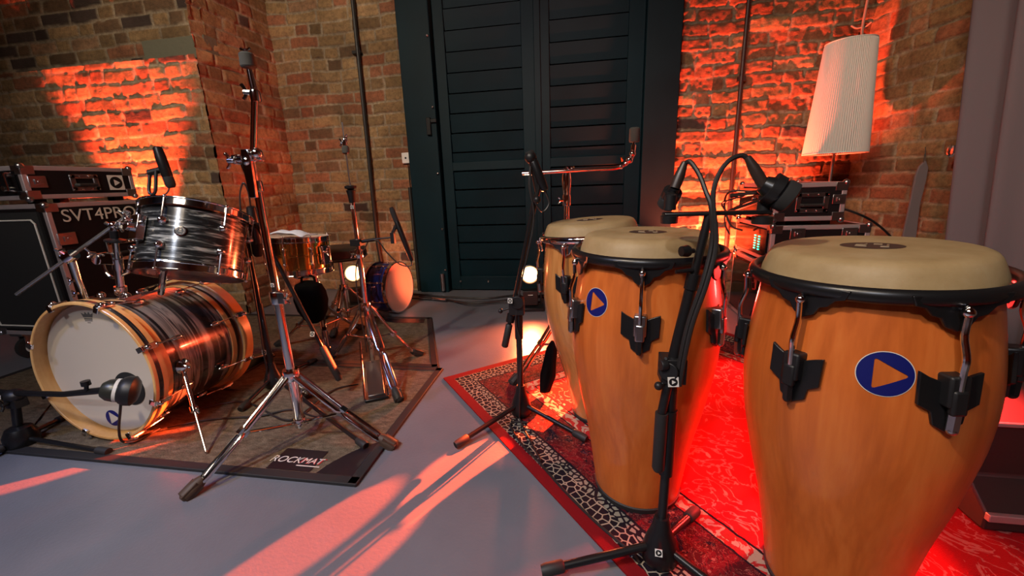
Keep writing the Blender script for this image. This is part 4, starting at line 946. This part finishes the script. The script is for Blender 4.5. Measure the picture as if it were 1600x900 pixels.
def handle(t, M, w_=.17, h_=.10):
    fr = MB().box((0, h_/2-.012, .002), (w_, .024, .008), M).box((0, -h_/2+.012, .002), (w_, .024, .008), M).box((-w_/2+.014, 0, .002), (.028, h_, .008), M).box((w_/2-.014, 0, .002), (.028, h_, .008), M)
    h = build('handle_dish', fr, STEEL, t, .004)
    build('handle_grip', MB().tube([M @ Vector((-w_*.33, -.012, .004)), M @ Vector((-w_*.30, -.012, .018)), M @ Vector((w_*.30, -.012, .018)), M @ Vector((w_*.33, -.012, .004))], .009, 10), RUBBER, h)
    rv = MB()
    for x in (-.45, -.15, .15, .45):
        for y in (-.40, .40): rv.ball(M @ Vector((x*w_, y*h_, .006)), .0045, None, None, 8, 6)
    build('rivets', rv, CHROME, h)
FXP = frame((0, 0, 0), (1, 0, 0), (0, 1, 0)); FYM = frame((0, 0, 0), (0, -1, 0), (1, 0, 0)); FXM = frame((0, 0, 0), (-1, 0, 0), (0, -1, 0))
def on(F, p): G_ = F.copy(); G_.translation = Vector(p); return G_
t, c, d = case('amp_case', 'big black road case with SVT lettering and an open speaker front, on castors', 'road case', (-3.30, 1.70, .165), (-2.70, 2.20, .885), 'road cases on the left')
build('speaker_front', MB().box((c.x-.01, 1.698, c.z), (.52, .012, .64)), FOAM, t)
rimp = [(-.245, .26), (-.235, .29), (.215, .29), (.235, .27), (.235, -.27), (.215, -.29), (-.235, -.29), (-.245, -.26), (-.245, .26)]
build('front_rim', MB().tube([V(c.x+x-.01, 1.688, c.z+z-.01) for x, z in rimp], .0045, 8), PAPER, t)
text('stencil_lettering', 'SVT4PRO', .092, on(FXP, (-2.6965, 1.945, .815)), STENCIL, t, .0004)
latch(t, on(FXP, (-2.70, 1.755, .70)), .055)
handle(t, on(FXP, (-2.70, 2.02, .60)), .19, .12)
for x in (-3.22, -2.78):
    for y in (1.76, 2.14):
        fk = build('castor', MB().box((x, y, .155), (.09, .09, .018)).box((x-.022, y, .105), (.006, .05, .09)).box((x+.022, y, .105), (.006, .05, .09)), STEEL, t, .002)
        build('castor_wheel', MB().lathe([(.045, -.016), (.062, -.014), (.064, 0), (.062, .014), (.045, .016)], frame((x, y, .064), (1, 0, 0)), 28), RUBBER, fk)
        build('wheel_hub', MB().lathe([(.030, -.018), (.030, .018)], frame((x, y, .064), (1, 0, 0)), 20), WHITE, fk)
t, c, d = case('rack_case', 'low two unit rack case with a play sticker on top of the big amp case', 'road case', (-3.32, 1.69, .908), (-2.765, 2.22, 1.075), 'road cases on the left')
for c_, d_ in (((-2.83, 1.76, .897), (.05, .05, .024)), ((-2.83, 2.14, .897), (.05, .05, .024)), ((-3.25, 1.76, .897), (.05, .05, .024)), ((-3.25, 2.14, .897), (.05, .05, .024))): build('rubber_foot', MB().box(c_, d_), RUBBER, t)
rk = build('rack_unit', MB().box((c.x, 1.695, c.z), (.48, .02, .118)), GLASSB, t)
build('rack_knob', MB().lathe([(.014, 0), (.013, .02)], frame((-2.83, 1.685, 1.03), (0, -1, 0)), 16).lathe([(.014, 0), (.013, .02)], frame((-2.87, 1.685, .965), (0, -1, 0)), 16), STEEL, rk)
build('rack_handle', MB().tube([V(-2.815, 1.685, .95), V(-2.815, 1.655, .955), V(-2.815, 1.655, 1.035), V(-2.815, 1.685, 1.04)], .005, 8), CHROME, rk)
latch(t, on(FXP, (-2.765, 1.745, .995)), .05)
handle(t, on(FXP, (-2.765, 1.955, .99)), .14, .09)
play_label(t, on(FXP, (-2.763, 2.115, .99)), .085, 'label')
# right hand stack
t, c, d = case('rack_case', 'lowest rack case with green meter lights behind the congas', 'road case', (1.02, 2.45, .006), (1.50, 2.98, .405), 'rack cases behind the congas')
rk = build('rack_unit', MB().box((1.022, c.y, c.z), (.02, .46, .33)), GLASSB, t)
ld = MB()
for i in range(2):
    for j in range(5): ld.box((1.010, 2.56+.035*i, .27+.016*j), (.004, .012, .007))
build('meter_lights', ld, LED, rk)
t, c, d = case('rack_case', 'middle rack case with two columns of green meter lights', 'road case', (1.02, 2.45, .425), (1.50, 2.98, .625), 'rack cases behind the congas')
rk = build('rack_unit', MB().box((1.022, c.y, c.z), (.02, .46, .145)), GLASSB, t)
ld = MB()
for i in range(2):
    for j in range(6): ld.box((1.010, 2.575+.055*i, .478+.015*j), (.004, .018, .006))
build('meter_lights', ld, LED, rk)
latch(t, on(FYM, (1.15, 2.45, .58)), .05); latch(t, on(FYM, (1.40, 2.45, .58)), .05); handle(t, on(FYM, (1.275, 2.45, .51)), .13, .09)
t, c, d = case('rack_case', 'topmost rack case of the stack behind the congas, with a riveted handle', 'road case', (1.02, 2.45, .650), (1.36, 2.97, .848), 'rack cases behind the congas')
for c_, d_ in (((1.08, 2.52, .637), (.05, .05, .026)), ((1.30, 2.52, .637), (.05, .05, .026)), ((1.08, 2.9, .637), (.05, .05, .026)), ((1.30, 2.9, .637), (.05, .05, .026))): build('rubber_foot', MB().box(c_, d_), RUBBER, t)
rk = build('rack_unit', MB().box((1.022, c.y, c.z), (.02, .46, .14)), GLASSB, t)
build('rack_screws', MB().ball((1.010, 2.56, .79), .006).ball((1.010, 2.56, .70), .006).ball((1.010, 2.72, .76), .008).box((1.010, 2.66, .80), (.003, .14, .004)), CHROME, rk)
handle(t, on(FYM, (1.20, 2.45, .745)), .16, .105); latch(t, on(FYM, (1.325, 2.45, .76)), .042)
# cables hanging at the stack
tag(build('cable_bundle', MB().tube(spl([V(1.02, 2.70, .795), gy(1142, 312, 2.8), gy(1128, 318, 2.85), gy(1135, 330, 2.85), gy(1150, 338, 2.8)], 6), .006, 8).tube(spl([V(1.02, 2.76, .80), gy(1140, 300, 2.8), gy(1132, 322, 2.85), gy(1142, 352, 2.8), gy(1160, 360, 2.75)], 6), .006, 8).tube(spl([V(1.02, 2.66, .77), gy(1138, 330, 2.85), gy(1133, 350, 2.85), gy(1140, 366, 2.8)], 6), .005, 8).tube([V(1.02, 2.70, .795), gy(1142, 306, 2.80)], .013, 10).tube([V(1.02, 2.66, .75), gy(1140, 330, 2.80)], .012, 10), CABLE, origin=gy(1150, 310, 2.75)), 'tangle of black cables at the left side of the rack case stack', 'cable')
tag(build('audio_cable', MB().tube(spl([V(1.34, 2.62, .73), gy(1335, 332, 2.55), gy(1370, 350, 2.6), gy(1400, 380, 2.65), gy(1430, 430, 2.68), V(1.80, 2.6, .02), V(1.9, 2.5, .008)], 8), .006, 8), CABLE, origin=V(1.36, 2.6, .73)), 'black cable drooping from the right of the topmost rack case', 'cable')

# ------------------------------------------------------------------ standing lamp, curtain, wall hangings
lb = gy(1300, 262, 3.03); lp = thing('floor_lamp', 'tall tapered white pleated lamp standing in the brick corner', 'lamp', (lb.x, lb.y, 0))
zb, zt = gy(1303, 240, 3.03).z, gy(1325, 66, 3.03).z
np_ = 180; vs = []
for k in range(np_):
    a = 2*math.pi*k/np_; w_ = 1+.012*(1 if k % 2 else -1)
    for z, r in ((zb, .168), (zb+.004, .169), (zt-.010, .128), (zt, .124)): vs.append((lb.x+r*w_*math.cos(a), lb.y+r*w_*math.sin(a), z))
fs = [(4*k+j, 4*((k+1) % np_)+j, 4*((k+1) % np_)+j+1, 4*k+j+1) for k in range(np_) for j in range(3)]
sh = build('lamp_shade', MB().add(vs, fs), SHADE, lp, 0, 20); so_ = sh.modifiers.new('thick', 'SOLIDIFY'); so_.thickness = .002
LF = frame((lb.x, lb.y, 0), (0, 0, 1))
build('shade_ring', MB().torus(LF @ Matrix.Translation((0, 0, zb)), .169, .003, 60, 8).torus(LF @ Matrix.Translation((0, 0, zt)), .125, .003, 60, 8).tube([V(lb.x-.12, lb.y, zt-.005), V(lb.x+.12, lb.y, zt-.005)], .002, 6), WHITE, sh)
build('pole', MB().tube([V(lb.x, lb.y, .02), V(lb.x, lb.y, zt-.01)], .0085, 12), STEEL, lp)
build('lamp_base', MB().lathe([(.15, .001), (.15, .014), (.14, .022), (.012, .030)], LF, 40), STEEL, lp)
tag(build('wall_crack', MB().tube(spl([gy(1346, 64, 3.30), gy(1348, 40, 3.32), gy(1352, 18, 3.32), gy(1357, -6, 3.32)], 4), .008, 8).tube(spl([gy(1348, 42, 3.32), gy(1338, 44, 3.33), gy(1330, 40, 3.34)], 4), .005, 6).tube(spl([gy(1350, 44, 3.32), gy(1362, 34, 3.28)], 3), .005, 6), mat('pale_mortar', (.30, .26, .22), .9), origin=gy(1350, 40, 3.32)), 'pale ragged mortar strip in the brick corner above the lamp', 'mortar')
cv = MB(); nu, nv = 150, 12; T0, B0 = V(1.935, 2.86, 2.9), V(1.955, 2.50, 0); T1, B1 = V(2.42, .75, 2.9), V(2.42, .70, 0)
for j in range(nv+1):
    v = j/nv
    for i in range(nu+1):
        u = i/nu; a_ = B0+(T0-B0)*v; b_ = B1+(T1-B1)*v; p = a_+(b_-a_)*u
        d = math.sin(u*62+.7*math.sin(u*13))*.060+math.sin(u*121+1)*.014
        cv.v.append(p+V(-.96, -.27, 0)*d*(.75+.25*math.cos(2*v)))
cv.f = [(j*(nu+1)+i, j*(nu+1)+i+1, (j+1)*(nu+1)+i+1, (j+1)*(nu+1)+i) for j in range(nv) for i in range(nu)]
ct = build('curtain', cv, CURT, None, 0, 80, V(2.2, 1.7, 0)); so_ = ct.modifiers.new('thick', 'SOLIDIFY'); so_.thickness = .006
tag(ct, 'heavy grey curtain hanging in folds along the right hand wall', 'curtain')
YT = 2.82
tie = thing('curtain_tie', 'grey cloth strap hanging by a cord on the brick wall beside the curtain', 'strap', gy(1446, 235, YT))
pol = [gy(*p, YT) for p in ((1437, 260), (1447, 250), (1451, 262), (1448, 280), (1438, 320), (1431, 378), (1420, 470), (1396, 470), (1410, 374), (1424, 310), (1431, 275))]
mbt = MB(); n = len(pol); vs = [p for p in pol]+[p+V(0, .014, 0) for p in pol]
mbt.add(vs, [tuple(range(n)), tuple(range(2*n-1, n-1, -1))]+[(i, n+i, n+(i+1) % n, (i+1) % n) for i in range(n)])
build('strap_cloth', mbt, STRAP, tie, .003)
build('cord', MB().tube([gy(1446, 252, YT), gy(1446, 230, YT+.05)], .0022, 6).tube([gy(1443, 254, YT), gy(1445, 240, YT)], .002, 6), FELT, tie)
hk = tag(build('wall_hook', MB().tube(spl([gy(1486, 228, 2.60), gy(1484, 232, 2.58), gy(1482, 240, 2.56), gy(1485, 245, 2.57), gy(1489, 241, 2.58)], 4), .006, 8).box(gy(1488, 234, 2.62), (.02, .04, .04)), CHROME, origin=gy(1485, 236, 2.6)), 'small metal hook at the edge of the grey curtain', 'hook')

# ------------------------------------------------------------------ floor cases, spotlights, cables
wm = thing('stage_monitor', 'dark wooden stage box on the floor at the right edge, behind the nearest conga', 'stage box', (1.3, 1.3, .0))
prf = [(1.095, .275), (1.105, .12), (1.03, .055), (1.03, .01), (1.60, .01), (1.60, .275)]
build('cabinet', MB().prism(prf, .75, frame((1.00, 0, 0), (1, 0, 0), (0, 1, 0))), mat('dark_brown_vinyl', (.030, .020, .020), .6), wm, .006)
build('edge_trim', MB().box((1.375, 1.092, .274), (.75, .010, .010)).box((1.375, 1.028, .052), (.75, .014, .02)), ALU, wm, .002)
def par(label, p, aim, power, base):
    t = thing('par_light', label, 'spotlight', (base.x, base.y, 0), 'small floor spotlights'); d = (Vector(aim)-p).normalized(); M = frame(p, d)
    build('housing', MB().lathe([(.045, -.14), (.062, -.11), (.068, -.02), (.070, .012), (.062, .014), (.057, -.004)], M, 32, (True, False)), BLACK, t)
    build('lens', MB().lathe([(.056, -.002), (.048, .008), (.026, .015), (.002, .017)], M, 28), LENS, t)
    s = V(-d.y, d.x, 0).normalized(); y = MB()
    for k in (-1, 1): y.tube([p+s*k*.078-d*.05, V(p.x-d.x*.05, p.y-d.y*.05, .03)+s*k*.078], .006, 8)
    y.box((0, 0, .012), (.18, .13, .024), frame((base.x, base.y, 0), (0, 0, 1), s)); build('yoke', y, BLACK, t, .002)
    build('body_box', MB().box((0, 0, 0), (.11, .08, .11), frame(V(p.x-d.x*.06, p.y-d.y*.06, .085), (0, 0, 1), s)), PLASTIC, t, .005)
    build('panel_mark', MB().box((0, -.041, .01), (.035, .002, .005), frame(V(p.x-d.x*.06, p.y-d.y*.06, .10), (0, 0, 1), s)), PAPER, t)
    lamp('par_light_beam', 'SPOT', p+d*.03, p+d, power, (1, .16, .05), .04, 130, .9)
p1 = gy(828, 429, 2.83); par('lit floor spotlight in front of the dark door', p1, (.05, 0, .62), 220, V(p1.x, p1.y+.03, 0))
p2 = gy(552, 427, 2.86); par('lit floor spotlight behind the drum stool by the brick wall', p2, (0, 0, .70), 22, V(p2.x, p2.y+.03, 0))
cabs = [([(640, 459), (700, 464), (760, 466), (815, 461), (870, 468)], .008, 'thick black cable along the foot of the door'),
        ([(642, 466), (690, 468), (740, 473), (800, 468), (850, 461)], .007, 'second black cable lying in front of the door'),
        ([(655, 463), (700, 468), (735, 475), (785, 471), (845, 472)], .006, 'nearest cable on the floor before the door, with a metal joint')]
for i, (pts, r, lab) in enumerate(cabs):
    o = tag(build('audio_cable', MB().tube(spl([gz(*p, r+.001+.008*i) for p in pts], 8), r, 8), CABLE, origin=gz(*pts[0], 0)), lab, 'cable', 'floor cables by the door')
build('cable_joint', MB().tube([gz(676, 466, .03), gz(697, 468, .03)], .010, 10), CHROME, o)
tag(build('audio_cable', MB().tube(spl([V(-.20, 1.38, .012)]+[gz(*p, .0105) for p in ((798, 662), (812, 690), (842, 722), (880, 765), (930, 815), (985, 862))]+[V(.14, .82, .012)], 8), .0038, 8), CABLE, origin=gz(812, 690, .01)), 'thin black cable snaking along the rug border', 'cable')
tag(build('audio_cable', MB().tube(spl([gz(*p, .016) for p in ((262, 668), (330, 655), (405, 650), (455, 640), (500, 652), (540, 640))], 8), .004, 8), CABLE, origin=gz(405, 650, .01)), 'black cable crossing the brown mat under the tall cymbal stand', 'cable')
tag(build('audio_cable', MB().tube(spl([gz(*p, .016) for p in ((300, 640), (380, 628), (440, 655), (470, 648), (520, 610), (560, 600))], 8), .004, 8), CABLE, origin=gz(380, 628, .01)), 'black cable on the brown mat beside the bass drum spur', 'cable')
